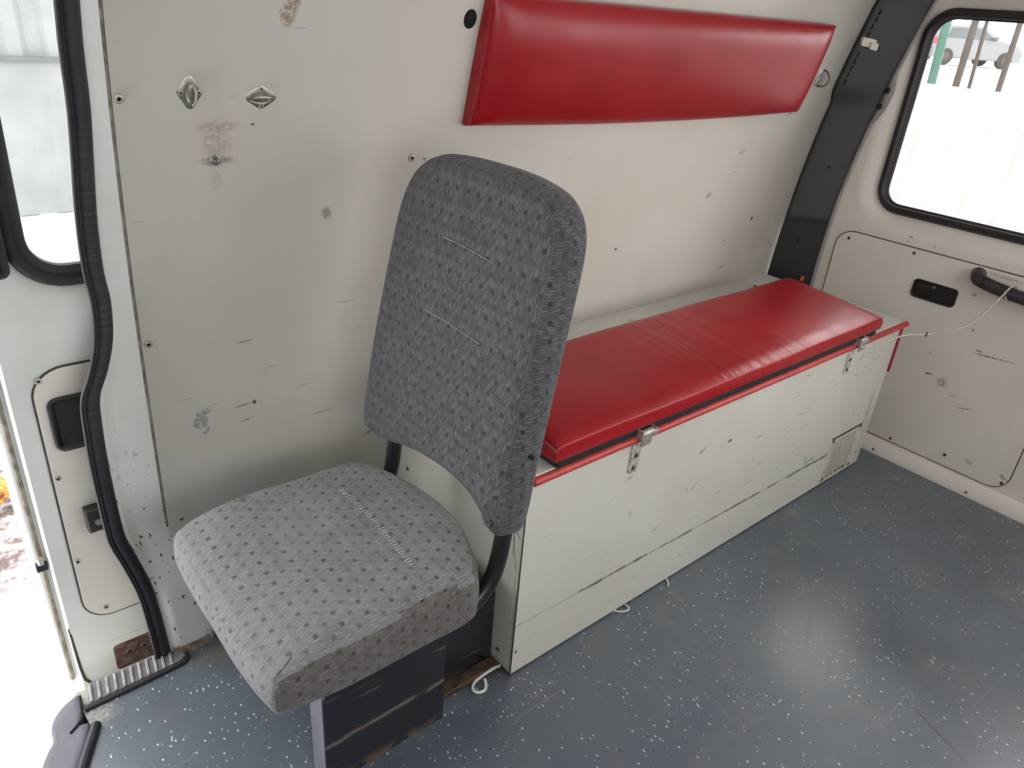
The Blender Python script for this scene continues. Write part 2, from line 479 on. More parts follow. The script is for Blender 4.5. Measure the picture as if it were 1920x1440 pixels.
M['off_wall'] = plain('opposite_wall_panel', (0.50, 0.50, 0.48), 0.6)
M['amber'] = plain('orange_reflector', (0.75, 0.10, 0.03), 0.3)

n = NT('rusted_steel')
f = n.noise(n.pos(), 30.0, 5.0, 0.65)
col = n.mix(n.rng(f, 0.35, 0.6), (0.10, 0.035, 0.015), (0.62, 0.28, 0.05))
M['rust'] = n.done(col, 0.8)
n = NT('rust_brown_plate')
f = n.noise(n.pos(), 45.0, 5.0, 0.65)
col = n.mix(n.rng(f, 0.40, 0.60), (0.085, 0.030, 0.018), (0.15, 0.115, 0.10))
M['rustplate'] = n.done(col, 0.65)

# --- seal with wear
n = NT('worn_door_seal')
x, y, z = n.sep(n.pos())
f = n.noise(n.comb(0.0, 0.0, n.m('MULTIPLY', z, 160.0)), 1.0, 2.0, 0.7)
k = n.m('MULTIPLY', n.rng(f, 0.42, 0.66, 0.0, 0.6), n.m('MULTIPLY', n.rng(z, 0.45, 0.58), n.rng(z, 1.10, 0.98)))
col = n.mix(k, (0.020, 0.020, 0.027), (0.085, 0.070, 0.060))
M['seal'] = n.done(col, 0.5)


def glass(name, haze):
    n = NT(name)
    t = n.t
    t.nodes.remove(n.b)
    tr = n.n('ShaderNodeBsdfTransparent')
    tr.inputs[0].default_value = (0.96, 0.98, 0.97, 1)
    gl = n.n('ShaderNodeBsdfGlossy')
    gl.inputs['Roughness'].default_value = 0.03
    df = n.n('ShaderNodeBsdfTranslucent')
    df.inputs[0].default_value = (0.9, 0.9, 0.9, 1)
    fr = n.n('ShaderNodeFresnel')
    fr.inputs[0].default_value = 1.45
    dust = n.rng(n.noise(n.pos(), 9.0, 5.0, 0.7), 0.35, 0.75, haze * 0.4, haze * 1.4)
    m1 = n.n('ShaderNodeMixShader')
    t.links.new(dust, m1.inputs[0])
    t.links.new(tr.outputs[0], m1.inputs[1])
    t.links.new(df.outputs[0], m1.inputs[2])
    m2 = n.n('ShaderNodeMixShader')
    t.links.new(fr.outputs[0], m2.inputs[0])
    t.links.new(m1.outputs[0], m2.inputs[1])
    t.links.new(gl.outputs[0], m2.inputs[2])
    t.links.new(m2.outputs[0], n.out.inputs[0])
    return n.mat


M['glass'] = glass('window_glass', 0.012)
M['glass_dusty'] = glass('dusty_window_glass', 0.02)

n = NT('trodden_snow')
p = n.pos()
x, y, z = n.sep(p)
v2 = n.comb(x, y)
f = n.noise(v2, 1.6, 5.0, 0.65)
f2 = n.noise(v2, 14.0, 5.0, 0.7)
near = n.m('MULTIPLY', n.rng(y, 1.35, 1.75), n.rng(y, 3.4, 2.6))
k = n.m('MULTIPLY', near, n.rng(n.m('ADD', n.m('MULTIPLY', f, 0.5), n.m('MULTIPLY', f2, 0.6)), 0.42, 0.62))
col = n.mix(n.m('MULTIPLY', k, 0.95), (0.86, 0.87, 0.90), (0.085, 0.052, 0.045))
M['snow'] = n.done(col, 0.85, 0, 0.2)
n.bump(n.m('ADD', f, f2), 0.6, 0.05)
M['white_fence'] = plain('white_sheet_metal', (0.36, 0.35, 0.34), 0.5, var=0.04, scale=3)
M['grey_fence'] = plain('grey_sheet_metal', (0.20, 0.205, 0.205), 0.5, var=0.10, scale=2)
M['green'] = plain('green_post_paint', (0.035, 0.105, 0.075), 0.6)
M['bark'] = plain('brown_post', (0.055, 0.042, 0.036), 0.8)
M['car_white'] = plain('car_white_paint', (0.14, 0.14, 0.145), 0.5, var=0.03)
M['car_grey'] = plain('car_grey_plastic', (0.085, 0.088, 0.09), 0.6)
M['car_glass'] = plain('car_dark_glass', (0.05, 0.055, 0.06), 0.3)
M['car_red'] = plain('car_tail_light', (0.30, 0.015, 0.03), 0.4)
M['tyre'] = plain('tyre_rubber', (0.02, 0.02, 0.02), 0.8)


# ================================================================== geometry helpers
class MB:
    def __init__(s):
        s.v = []
        s.f = []

    def add(s, vs, fs):
        o = len(s.v)
        s.v += [tuple(map(float, q)) for q in vs]
        s.f += [tuple(i + o for i in q) for q in fs]
        return s

    def box(s, a, b):
        x0, y0, z0 = a
        x1, y1, z1 = b
        return s.add([(x0, y0, z0), (x1, y0, z0), (x1, y1, z0), (x0, y1, z0), (x0, y0, z1), (x1, y0, z1), (x1, y1, z1), (x0, y1, z1)],
                     [(0, 3, 2, 1), (4, 5, 6, 7), (0, 1, 5, 4), (1, 2, 6, 5), (2, 3, 7, 6), (3, 0, 4, 7)])

    def tube(s, pts, r, k=10, caps=True):
        pts = [Vector(q) for q in pts]
        rs = r if isinstance(r, (list, tuple)) else [r] * len(pts)
        up = None
        rings = []
        for i, q in enumerate(pts):
            t = (pts[min(i + 1, len(pts) - 1)] - pts[max(i - 1, 0)]).normalized()
            if up is None:
                up = Vector((0, 0, 1)) if abs(t.z) < 0.9 else Vector((1, 0, 0))
            a = (up - t * up.dot(t)).normalized()
            b = t.cross(a)
            up = a
            rings.append([q + (a * math.cos(2 * PI * j / k) + b * math.sin(2 * PI * j / k)) * rs[i] for j in range(k)])
        vs = [tuple(w) for rg in rings for w in rg]
        fs = []
        for i in range(len(rings) - 1):
            for j in range(k):
                fs.append((i * k + j, i * k + (j + 1) % k, (i + 1) * k + (j + 1) % k, (i + 1) * k + j))
        if caps:
            fs.append(tuple(range(k - 1, -1, -1)))
            fs.append(tuple((len(rings) - 1) * k + j for j in range(k)))
        return s.add(vs, fs)

    def loop_sweep(s, path, frames, section, closed=True):
        """section: list of (a, b) in the frame (na, nb) at each path point"""
        k = len(section)
        vs = []
        for q, (na, nb) in zip(path, frames):
            q = Vector(q)
            for a, b in section:
                vs.append(tuple(q + Vector(na) * a + Vector(nb) * b))
        fs = []
        N = len(path)
        for i in range(N if closed else N - 1):
            i2 = (i + 1) % N
            for j in range(k):
                fs.append((i * k + j, i * k + (j + 1) % k, i2 * k + (j + 1) % k, i2 * k + j))
        if not closed:
            fs.append(tuple(range(k - 1, -1, -1)))
            fs.append(tuple((N - 1) * k + j for j in range(k)))
        return s.add(vs, fs)

    def grid(s, fn, nu, nv):
        vs = [fn(i / nu, j / nv) for i in range(nu + 1) for j in range(nv + 1)]
        fs = [(i * (nv + 1) + j, (i + 1) * (nv + 1) + j, (i + 1) * (nv + 1) + j + 1, i * (nv + 1) + j + 1) for i in range(nu) for j in range(nv)]
        return s.add(vs, fs)

    def shell(s, outline, fn, rings, inner=4, bulge=None, back=True):
        """outline: closed 2-D loop; rings: (inset, depth) walked from the back rim to the front; fn(u, v, d) -> xyz"""
        P = np.array(outline, float)
        N = len(P)
        area = 0.5 * np.sum(P[:, 0] * np.roll(P[:, 1], -1) - P[:, 1] * np.roll(P[:, 0], -1))
        if area < 0:
            P = P[::-1].copy()
        t = np.roll(P, -1, 0) - np.roll(P, 1, 0)
        t /= np.linalg.norm(t, axis=1)[:, None] + 1e-12
        nin = np.stack([-t[:, 1], t[:, 0]], 1)
        c = P.mean(0)
        vs = []
        fs = []
        R = 0
        for ins, d in rings:
            Q = P + nin * ins
            vs += [fn(q[0], q[1], d) for q in Q]
            R += 1
        ins, d = rings[-1]
        Q0 = P + nin * ins
        for i in range(1, inner + 1):
            k = 1 - i / (inner + 1.0)
            dd = d if bulge is None else d + bulge * (1 - k * k)
            vs += [fn(*(c + (q - c) * k), dd) for q in Q0]
            R += 1
        dd = d if bulge is None else d + bulge
        vs.append(fn(c[0], c[1], dd))
        ctr = len(vs) - 1
        for i in range(R - 1):
            for j in range(N):
                fs.append((i * N + j, i * N + (j + 1) % N, (i + 1) * N + (j + 1) % N, (i + 1) * N + j))
        for j in range(N):
            fs.append(((R - 1) * N + j, (R - 1) * N + (j + 1) % N, ctr))
        if back:
            ins, d = rings[0]
            vs.append(fn(c[0], c[1], d))
            b = len(vs) - 1
            for j in range(N):
                fs.append(((j + 1) % N, j, b))
        return s.add(vs, fs)

    def plate_hole(s, outer, hole, fn, steps):
        """outer and hole: loops with the same number of points; steps: (t, depth) with t 0 at hole, 1 at outer"""
        H = np.array(hole, float)
        O = np.array(outer, float)
        N = len(H)
        vs = []
        for t, d in steps:
            for q in H + (O - H) * t:
                vs.append(fn(q[0], q[1], d))
        fs = []
        for i in range(len(steps) - 1):
            for j in range(N):
                fs.append((i * N + j, i * N + (j + 1) % N, (i + 1) * N + (j + 1) % N, (i + 1) * N + j))
        return s.add(vs, fs)

    def pad(s, u0, u1, v0, v1, R, edge, top, fn, nu=72, nv=30):
        """upholstered block: rounded rim of radius R rising from height edge to top; fn(u, v, d) -> xyz"""
        def tt(n_, L):
            k = min(0.45, 1.4 * R / L)
            a = [k * (1 - math.cos(PI / 2 * i / 9)) for i in range(9)]
            b = [k + (1 - 2 * k) * i / n_ for i in range(n_ + 1)]
            return a + b + [1 - q for q in reversed(a)]

        def g(a):
            q = min(1.0, max(0.0, a / R))
            return math.sqrt(max(0.0, 1 - (1 - q) ** 2))
        U = tt(nu, u1 - u0)
        V = tt(nv, v1 - v0)
        vs = []
        for a in U:
            for b in V:
                u, v = u0 + (u1 - u0) * a, v0 + (v1 - v0) * b
                d = edge + (top - edge) * g(min(u - u0, u1 - u)) * g(min(v - v0, v1 - v))
                vs.append(fn(u, v, d))
        A, B = len(U), len(V)
        fs = [(i * B + j, (i + 1) * B + j, (i + 1) * B + j + 1, i * B + j + 1) for i in range(A - 1) for j in range(B - 1)]
        rim = [(i, 0) for i in range(A)] + [(A - 1, j) for j in range(1, B)] + [(i, B - 1) for i in range(A - 2, -1, -1)] + [(0, j) for j in range(B - 2, 0, -1)]
        prev = [i * B + j for i, j in rim]
        for lev, bow in ((0.66, 1.0), (0.33, 1.0), (0.0, 0.0)):
            cur = []
            for i, j in rim:
                u, v = u0 + (u1 - u0) * U[i], v0 + (v1 - v0) * V[j]
                o = 0.002 * bow
                u += o * ((i == A - 1) - (i == 0))
                v += o * ((j == B - 1) - (j == 0))
                vs.append(fn(u, v, edge * lev))
                cur.append(len(vs) - 1)
            n_ = len(prev)
            fs += [(prev[q], cur[q], cur[(q + 1) % n_], prev[(q + 1) % n_]) for q in range(n_)]
            prev = cur
        fs.append(tuple(prev))
        return s.add(vs, fs)

    def cyl(s, p0, p1, r, k=14):
        return s.tube([p0, p1], r, k)

    def build(s, name, mat, parent=None, smooth=35, bevel=0.0, seg=2, uvfn=None, closed=True):
        me = bpy.data.meshes.new(name)
        base = Vector(parent['_w']) if parent is not None else Vector((0, 0, 0))
        vs = [tuple(Vector(q) - base) for q in s.v]
        me.from_pydata(vs, [], s.f)
        bm = bmesh.new()
        bm.from_mesh(me)
        if closed:
            bmesh.ops.recalc_face_normals(bm, faces=bm.faces)
        bm.to_mesh(me)
        bm.free()
        if uvfn:
            uvl = me.uv_layers.new(name='UVMap')
            for poly in me.polygons:
                nn = poly.normal
                for li in poly.loop_indices:
                    uvl.data[li].uv = uvfn(me.vertices[me.loops[li].vertex_index].co + base, nn)
        if smooth:
            me.shade_smooth()
            me.set_sharp_from_angle(angle=math.radians(smooth))
        me.materials.append(M[mat] if isinstance(mat, str) else mat)
        o = bpy.data.objects.new(name, me)
        COL.objects.link(o)
        if parent is not None:
            o.parent = parent
            o['_w'] = tuple(base)
        else:
            o['_w'] = (0.0, 0.0, 0.0)
        if bevel:
            bv = o.modifiers.new('bevel', 'BEVEL')
            bv.width = bevel
            bv.segments = seg
            bv.limit_method = 'ANGLE'
            bv.angle_limit = math.radians(40)
        return o


def thing(name, loc, label, cat, group=None):
    o = bpy.data.objects.new(name, None)
    COL.objects.link(o)
    o.location = loc
    o['_w'] = tuple(loc)
    o['label'] = label
    o['category'] = cat
    if group:
        o['group'] = group
    return o


def tag(o, label, cat, group=None):
    o['label'] = label
    o['category'] = cat
    if group:
        o['group'] = group
    return o


def struct(o, label=None):
    o['kind'] = 'structure'
    if label:
        o['label'] = label
    return o


def rrect(u0, v0, u1, v1, r, side=6, cor=6):
    """rounded rectangle loop, side points on every edge; r: one radius or four (bl, br, tr, tl)"""
    rr = r if isinstance(r, (list, tuple)) else (r, r, r, r)
    cs = [((u0 + rr[0], v0 + rr[0]), PI, rr[0]), ((u1 - rr[1], v0 + rr[1]), 1.5 * PI, rr[1]), ((u1 - rr[2], v1 - rr[2]), 0.0, rr[2]), ((u0 + rr[3], v1 - rr[3]), 0.5 * PI, rr[3])]
    pts = []
    for i, ((cx, cy), a0, ra) in enumerate(cs):
        for k in range(cor + 1):
            a = a0 + 0.5 * PI * k / cor
            pts.append((cx + ra * math.cos(a), cy + ra * math.sin(a)))
        nx, a1, rb = cs[(i + 1) % 4]
        e = (nx[0] + rb * math.cos(a1), nx[1] + rb * math.sin(a1))
        b = pts[-1]
        for k in range(1, side):
            t = k / side
            pts.append((b[0] + (e[0] - b[0]) * t, b[1] + (e[1] - b[1]) * t))
    return pts


def smooth_loop(pts, n=4):
    """closed Catmull-Rom through the points"""
    out = []
    N = len(pts)
    for i in range(N):
        p0, p1, p2, p3 = [np.array(pts[(i + k) % N], float) for k in (-1, 0, 1, 2)]
        for k in range(n):
            t = k / n
            out.append(tuple(0.5 * ((2 * p1) + (-p0 + p2) * t + (2 * p0 - 5 * p1 + 4 * p2 - p3) * t * t + (-p0 + 3 * p1 - 3 * p2 + p3) * t ** 3)))
    return out


def smooth_path(pts, n=6):
    out = []
    P = [np.array(q, float) for q in pts]
    P = [2 * P[0] - P[1]] + P + [2 * P[-1] - P[-2]]
    for i in range(1, len(P) - 2):
        p0, p1, p2, p3 = P[i - 1:i + 3]
        for k in range(n):
            t = k / n
            out.append(tuple(0.5 * ((2 * p1) + (-p0 + p2) * t + (2 * p0 - 5 * p1 + 4 * p2 - p3) * t * t + (-p0 + 3 * p1 - 3 * p2 + p3) * t ** 3)))
    out.append(tuple(P[-2]))
    return out


def wy(z):
    """inner face of the side wall: upright below, leaning inwards above"""
    if z < 0.27:
        return 0.507
    return 0.0621 * z ** 4 - 0.2538 * z ** 3 + 0.2202 * z ** 2 - 0.1198 * z + 0.528


def wall_fn(off0=0.0):
    return lambda u, v, d: (u, wy(v) - off0 - d, v)


def wall_n(z):
    s = (wy(z + 0.01) - wy(z - 0.01)) / 0.02
    return Vector((0, -1, -s * -1 * -1)).normalized() if False else Vector((0, -1, s)).normalized()


_riv = {}


def rivet(parent, pos, nrm, r=0.005, mat='galv', name='rivet', hole=True):
    """domed rivet with a dark drilled centre; the mesh is shared between alike ones"""
    key = (round(r, 4), mat)
    if key not in _riv:
        mb = MB()
        prof = [(1.0, -0.2), (1.0, 0.08), (0.9, 0.25), (0.62, 0.36), (0.40, 0.38), (0.30, 0.22), (0.0, 0.20)]
        k = 12
        vs = []
        for a, h in prof[:-1]:
            for j in range(k):
                vs.append((a * r * math.cos(2 * PI * j / k), a * r * math.sin(2 * PI * j / k), h * r))
        vs.append((0, 0, prof[-1][1] * r))
        fs = []
        L = len(prof) - 1
        for i in range(L - 1):
            for j in range(k):
                fs.append((i * k + j, i * k + (j + 1) % k, (i + 1) * k + (j + 1) % k, (i + 1) * k + j))
        for j in range(k):
            fs.append(((L - 1) * k + j, (L - 1) * k + (j + 1) % k, L * k))
        me = bpy.data.meshes.new('rivet')
        me.from_pydata(vs, [], fs)
        me.shade_smooth()
        me.materials.append(M[mat])
        me.materials.append(M['void'])
        for pl in me.polygons[-2 * k:]:
            pl.material_index = 1
        _riv[key] = me
    o = bpy.data.objects.new(name, _riv[key])
    COL.objects.link(o)
    base = Vector(parent['_w'])
    o.parent = parent
    o['_w'] = tuple(base)
    o.location = Vector(pos) - base
    o.rotation_mode = 'QUATERNION'
    o.rotation_quaternion = Vector((0, 0, 1)).rotation_difference(Vector(nrm))
    return o


# ================================================================== the van shell
# floor with the step cut-out beside the sliding door
mb = MB()
fl = [(-2.30, -1.32), (1.66, -1.32), (1.66, 0.52), (-0.45, 0.52), (-0.45, 0.445), (-0.53, 0.445), (-0.715, 0.425), (-0.712, 0.372), (-0.752, 0.292), (-0.83, 0.14), (-2.30, 0.14)]
N = len(fl)
mb.add([(a, b, 0.0) for a, b in fl] + [(a, b, -0.05) for a, b in fl],
       [tuple(range(N)), tuple(range(2 * N - 1, N - 1, -1))] + [(i, i + N, (i + 1) % N + N, (i + 1) % N) for i in range(N)])
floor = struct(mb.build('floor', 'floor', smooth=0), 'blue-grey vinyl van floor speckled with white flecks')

# side wall body skin (behind the board) from the door pillar to the rear
mb = MB()
mb.grid(lambda a, b: (-0.46 + a * 2.11, wy(-0.05 + b * 1.62) + 0.004, -0.05 + b * 1.62), 4, 24)
mb.grid(lambda a, b: (-0.46 + a * 2.11, wy(-0.05 + b * 1.62) + 0.06, -0.05 + b * 1.62), 4, 24)
wall_side = struct(mb.build('wall_side', 'paint', closed=False), 'white side wall of the van interior')
# painted board
mb = MB()
out = rrect(-0.494, 0.118, 1.515, 1.56, (0.022, 0.004, 0.004, 0.004), side=22)
mb2 = MB()
ztab = np.linspace(0.118, 1.56, 31)


def board_pt(u, v, d):
    return (u, wy(v) - d, v)


# board as a dense grid with a rounded lower corner
def board_grid(a, b):
    v = 0.118 + b * 1.442
    ul = -0.494
    if v < 0.140:
        ul = -0.494 + 0.022 - math.sqrt(max(0, 0.022 ** 2 - (0.140 - v) ** 2))
    return (ul + a * (1.515 - ul), wy(v) - 0.004, v)


bs = [0, 0.002, 0.005, 0.009, 0.0153] + list(np.linspace(0.03, 1, 34))
nu = 3
vs = [board_grid(i / nu, b) for i in range(nu + 1) for b in bs]
K = len(bs)
mb.add(vs, [(i * K + j, (i + 1) * K + j, (i + 1) * K + j + 1, i * K + j + 1) for i in range(nu) for j in range(K - 1)])
board = mb.build('wall_board', 'wall', wall_side, closed=False)
so = board.modifiers.new('solid', 'SOLIDIFY')
so.thickness = 0.005
so.offset = -1 if False else 1
# dirty edge of the board along the door pillar
mb = MB()
pth = [(-0.496, wy(v) - 0.001, v) for v in np.linspace(1.56, 0.14, 40)] + [(-0.4945 + 0.022 * (1 - math.cos(a)), wy(0.13) - 0.001, 0.140 - 0.022 * math.sin(a)) for a in np.linspace(0.2, PI / 2, 8)] + [(-0.40, wy(0.1) - 0.001, 0.117)]
mb.tube(pth, 0.0035, 6)
mb.build('board_edge_seal', 'sealdirt', wall_side)
mb = MB()
mb.tube([(-0.30, wy(0.29) - 0.0045, 0.293), (0.02, wy(0.29) - 0.0045, 0.293)], 0.0022, 6)
mb.build('board_seam', 'gap', wall_side)
for (a, b) in ((-0.486, 1.100), (-0.484, 0.694), (0.02, 0.985), (-0.470, 0.30)):
    rivet(wall_side, (a, wy(b) - 0.0092, b), wall_n(b), 0.0075 if b > 0.6 else 0.005, 'galv')
# round cable hole with black grommet
mb = MB()
cz = 1.231
nn = wall_n(cz)
c0 = Vector((0.104, wy(cz) - 0.009, cz))
mb.shell([(0.0135 * math.cos(a), 0.0165 * math.sin(a)) for a in np.linspace(0, 2 * PI, 24, endpoint=False)],
         lambda u, v, d: tuple(c0 + Vector((1, 0, 0)) * u + Vector((0, nn.z, -nn.y)) * v + nn * d), [(0, -0.004), (0, 0.0012), (0.001, 0.0018)], inner=1)
mb.build('cable_hole', 'void', wall_side)

# door pillar: body metal between the board and the sliding-door opening
SE = [(1.56, -0.515), (1.22, -0.533), (1.08, -0.535), (0.93, -0.545), (0.84, -0.547), (0.785, -0.544), (0.72, -0.551), (0.665, -0.568), (0.62, -0.587), (0.56, -0.592), (0.50, -0.594), (0.42, -0.594), (0.365, -0.593), (0.32, -0.590), (0.265, -0.577), (0.19, -0.562), (0.115, -0.556), (0.0, -0.551)]
zz = np.array([a for a, b in SE])[::-1]
xx = np.array([b for a, b in SE])[::-1]


def seal_x(z):
    return float(np.interp(z, zz, xx))


def sy(z):
    return min(wy(z), 0.470) if z < 0.7 else min(0.470, wy(z) + 0.004 + 0.0)


def pil(a, b):
    z = 0.004 + b * 1.556
    xs = seal_x(z) + 0.012
    low = max(0.0, min(1.0, (0.30 - z) / 0.16))
    low = low * low * (3 - 2 * low)
    xr = -0.44
    x = xs + (xr - xs) * a
    yb = wy(z) + 0.001
    yf = yb - 0.055 * low
    ed = min(1.0, a / 0.22)
    y = sy(z) + (yf - sy(z)) * (math.sin(ed * PI / 2))
    if low > 0:
        rr = min(1.0, (1 - a) / 0.25)
        y = yb + (y - yb) * (1 - (1 - low * 0 - math.sqrt(max(0, 1 - (1 - rr) ** 2))) * low)
    return (x, y, z)


mb = MB()
mb.grid(pil, 20, 60)
pillar = struct(mb.build('trim_1', 'paint', closed=False), 'pale green-white door pillar with chipped paint')
so = pillar.modifiers.new('solid', 'SOLIDIFY')
so.thickness = 0.004
so.offset = 1
# pillar side facing the opening, running out to the body skin
mb = MB()
mb.grid(lambda a, b: (seal_x(b * 1.56) + 0.012, sy(b * 1.56) + a * 0.075, b * 1.56), 1, 60)
mb.build('pillar_return', 'paint', pillar, closed=False)
# black rubber door seal
pth = smooth_path([(b, sy(a) - 0.004, a) for a, b in SE], 4)
fr = [((1, 0, 0), (0, -1, 0))] * len(pth)
sec = [(-0.015, -0.006), (-0.0155, 0.004), (-0.011, 0.010), (-0.008, 0.007), (-0.004, 0.0105), (0.006, 0.0115), (0.0125, 0.006), (0.0135, -0.006)]
mb = MB()
mb.loop_sweep(pth, fr, sec, closed=False)
mb.build('door_seal', 'seal', pillar, smooth=50)
mb = MB()
mb.tube([(a - 0.0145, b - 0.006, c) for a, b, c in pth], 0.0035, 6)
mb.build('seal_lip', 'rubber', pillar)
# worn edge of the pillar foot
mb = MB()
ft = [(-0.535, 0.470), (-0.533, 0.456), (-0.520, 0.450), (-0.49, 0.4485), (-0.465, 0.450), (-0.447, 0.462), (-0.440, 0.49)]
mb.loop_sweep([(a, b, 0.010) for a, b in ft], [((0, 0, 1), (0, -1, 0))] * len(ft), [(-0.010, 0.0), (-0.010, 0.004), (0.012, 0.003), (0.012, 0.0)], closed=False)
mb.build('pillar_foot', 'sealdirt', pillar)
# lower body of the sill below the opening
mb = MB()
mb.box((-0.722, 0.478, -0.22), (-0.44, 0.56, -0.145))
mb.box((-0.722, 0.43, -0.20), (-0.44, 0.478, -0.002))
struct(mb.build('trim_2', plain('sill_paint', (0.40, 0.39, 0.34), 0.55, var=0.2, scale=25), bevel=0.008), 'dirty beige painted door sill')
mb = MB()
mb.box((-0.02, 0.51, -0.20), (1.66, 0.58, 0.02))
mb.box((-0.46, 0.51, -0.20), (-0.02, 0.58, 0.02))
struct(mb.build('trim_3', 'paint'))

# roof, off-side wall, front bulkhead: the rest of the van body
mb = MB()
mb.box((-2.34, -1.36, 1.56), (1.70, 0.46, 1.60))
struct(mb.build('ceiling', 'ceil'), 'pale painted van ceiling')


def frame_wall(name, axis, pos, u0, u1, v0, v1, holes, mat, t=0.04):
    """wall slab with window openings; holes: (u0, u1, v0, v1) sorted along u"""
    mb = MB()

    def bx(a0, a1, b0, b1):
        if axis == 'y':
            mb.box((a0, pos, b0), (a1, pos + t, b1))
        else:
            mb.box((pos, a0, b0), (pos + t, a1, b1))
    cur = u0
    for (a, b, c, d) in holes:
        bx(cur, a, v0, v1)
        bx(a, b, v0, c)
        bx(a, b, d, v1)
        cur = b
    bx(cur, u1, v0, v1)
    return struct(mb.build(name, mat))


frame_wall('wall_opposite', 'y', -1.36, -2.34, 1.70, -0.05, 1.56, [(-1.15, -0.15, 0.82, 1.36), (0.35, 1.35, 0.82, 1.36)], 'off_wall')
frame_wall('wall_front', 'x', -2.34, -1.36, 0.50, -0.05, 1.60, [], 'car_grey')
# side body ahead of the sliding door opening and above it
mb = MB()
mb.box((-2.34, 0.40, -0.05), (-2.05, 0.50, 1.60))
mb.box((-2.34, 0.30, 1.50), (-0.44, 0.40, 1.60))
struct(mb.build('wall_door_surround', 'paint'))

# ------------------------------------------------------------------ black pillar trim at the rear corner
def pB(z):
    return wy(z) - 0.112 - 0.012 * max(0, min(1, (0.75 - z) / 0.3))


def trim_fn(z0, z1, bulge, wide):
    def f(a, b):
        z = z0 + (z1 - z0) * b
        A = Vector((1.512, wy(z) - 0.010, z))
        B = Vector((1.607, pB(z), z))
        st = wide(z)
        A = A + Vector((-0.022, -0.002, 0)) * st
        q = A + (B - A) * a
        e = math.sin(PI * a)
        nrm = Vector((-(A.y - B.y), -(B.x - A.x), 0)).normalized()
        q += nrm * bulge * (e ** 0.35)
        return tuple(q)
    return f


def widen(z):
    t = max(0, min(1, (z - 1.070) / 0.03))
    return t * t * (3 - 2 * t)


rt = struct(MB().grid(trim_fn(0.695, 1.56, 0.008, widen), 16, 44).build('trim_4', 'pillar', closed=False), 'charcoal plastic rear corner pillar cover')
so = rt.modifiers.new('solid', 'SOLIDIFY')
so.thickness = 0.003
so.offset = -1
lo = MB().grid(trim_fn(0.44, 0.70, 0.003, lambda z: 0), 12, 8).build('lower_cover', 'pillar_low', rt, closed=False)
tf = trim_fn(0.695, 1.56, 0.0085, widen)
tn = Vector((-0.62, -0.78, 0.0)).normalized()


def on_trim(a, z):
    return Vector(tf(a, (z - 0.695) / 0.865))


# belt height slots
slot_me = None
for i, z in enumerate([1.128, 1.147, 1.166, 1.185, 1.204, 1.258, 1.277, 1.296, 1.315]):
    a, b = on_trim(0.135 + 0.0012 * i, z - 0.0065), on_trim(0.135 + 0.0012 * i, z + 0.0065)
    mb = MB()
    s1 = Vector((0.62, -0.60, 0)).normalized() * 0.0026
    q = [a - s1, a + s1, b + s1, b - s1]
    mb.add([tuple(w + tn * 0.0012) for w in q] + [tuple(w - tn * 0.002) for w in q], [(0, 1, 2, 3), (4, 7, 6, 5), (0, 4, 5, 1), (1, 5, 6, 2), (2, 6, 7, 3), (3, 7, 4, 0)])
    mb.build('slot', 'void', rt, smooth=0)
for (a, z, r) in ((0.42, 1.222, 0.0075), (0.53, 0.875, 0.0040)):
    q = on_trim(a, z)
    MB().cyl(q - tn * 0.003, q + tn * 0.0012, r).build('screw_hole', 'void', rt)
q = Vector(trim_fn(0.44, 0.70, 0.0035, lambda z: 0)(0.45, (0.628 - 0.44) / 0.26))
MB().cyl(q - tn * 0.003, q + tn * 0.001, 0.0045).build('screw_hole', 'void', rt)
# thin painted flange between cover and door with two round plugs
mb = MB()


def flange(a, b):
    z = 0.45 + b * 1.1
    w = 0.012 + 0.017 * math.exp(-((z - 1.085) / 0.055) ** 4)
    return (1.609 + a * 0.004, pB(z) - a * w + 0.004, z)


mb.grid(flange, 2, 60)
o = mb.build('flange', plain('grey_flange_paint', (0.27, 0.25, 0.25), 0.5), rt, closed=False)
so = o.modifiers.new('solid', 'SOLIDIFY')
so.thickness = 0.004
for z in (1.113, 1.066):
    c = Vector((1.606, pB(z) - 0.006, z))
    MB().shell([(0.0078 * math.cos(a), 0.0085 * math.sin(a)) for a in np.linspace(0, 2 * PI, 16, endpoint=False)],
               lambda u, v, d, c=c: (c.x - d, c.y + u, c.z + v), [(0, -0.004), (0, 0.002), (0.002, 0.004)], inner=1).build('plug', 'black', rt)

# ------------------------------------------------------------------ rear door leaf
DX = 1.622
wh = rrect(-0.45, 0.772, 0.25, 1.335, (0.07, 0.07, 0.075, 0.075)[::1], side=10, cor=8)


def door_outer(h, left, right, bot, top):
    """match every hole point to the rectangle border along the ray from the hole centre"""
    H = np.array(h)
    c = H.mean(0)
    o = []
    for q in H:
        d = q - c
        t = 1e9
        if d[0] > 1e-9:
            t = min(t, (right - c[0]) / d[0])
        if d[0] < -1e-9:
            t = min(t, (left - c[0]) / d[0])
        if d[1] > 1e-9:
            t = min(t, (top - c[1]) / d[1])
        if d[1] < -1e-9:
            t = min(t, (bot - c[1]) / d[1])
        o.append(c + d * t)
    return o


def off_loop(h, k):
    P = np.array(h, float)
    t = np.roll(P, -1, 0) - np.roll(P, 1, 0)
    t /= np.linalg.norm(t, axis=1)[:, None] + 1e-12
    return P + np.stack([t[:, 1], -t[:, 0]], 1) * k


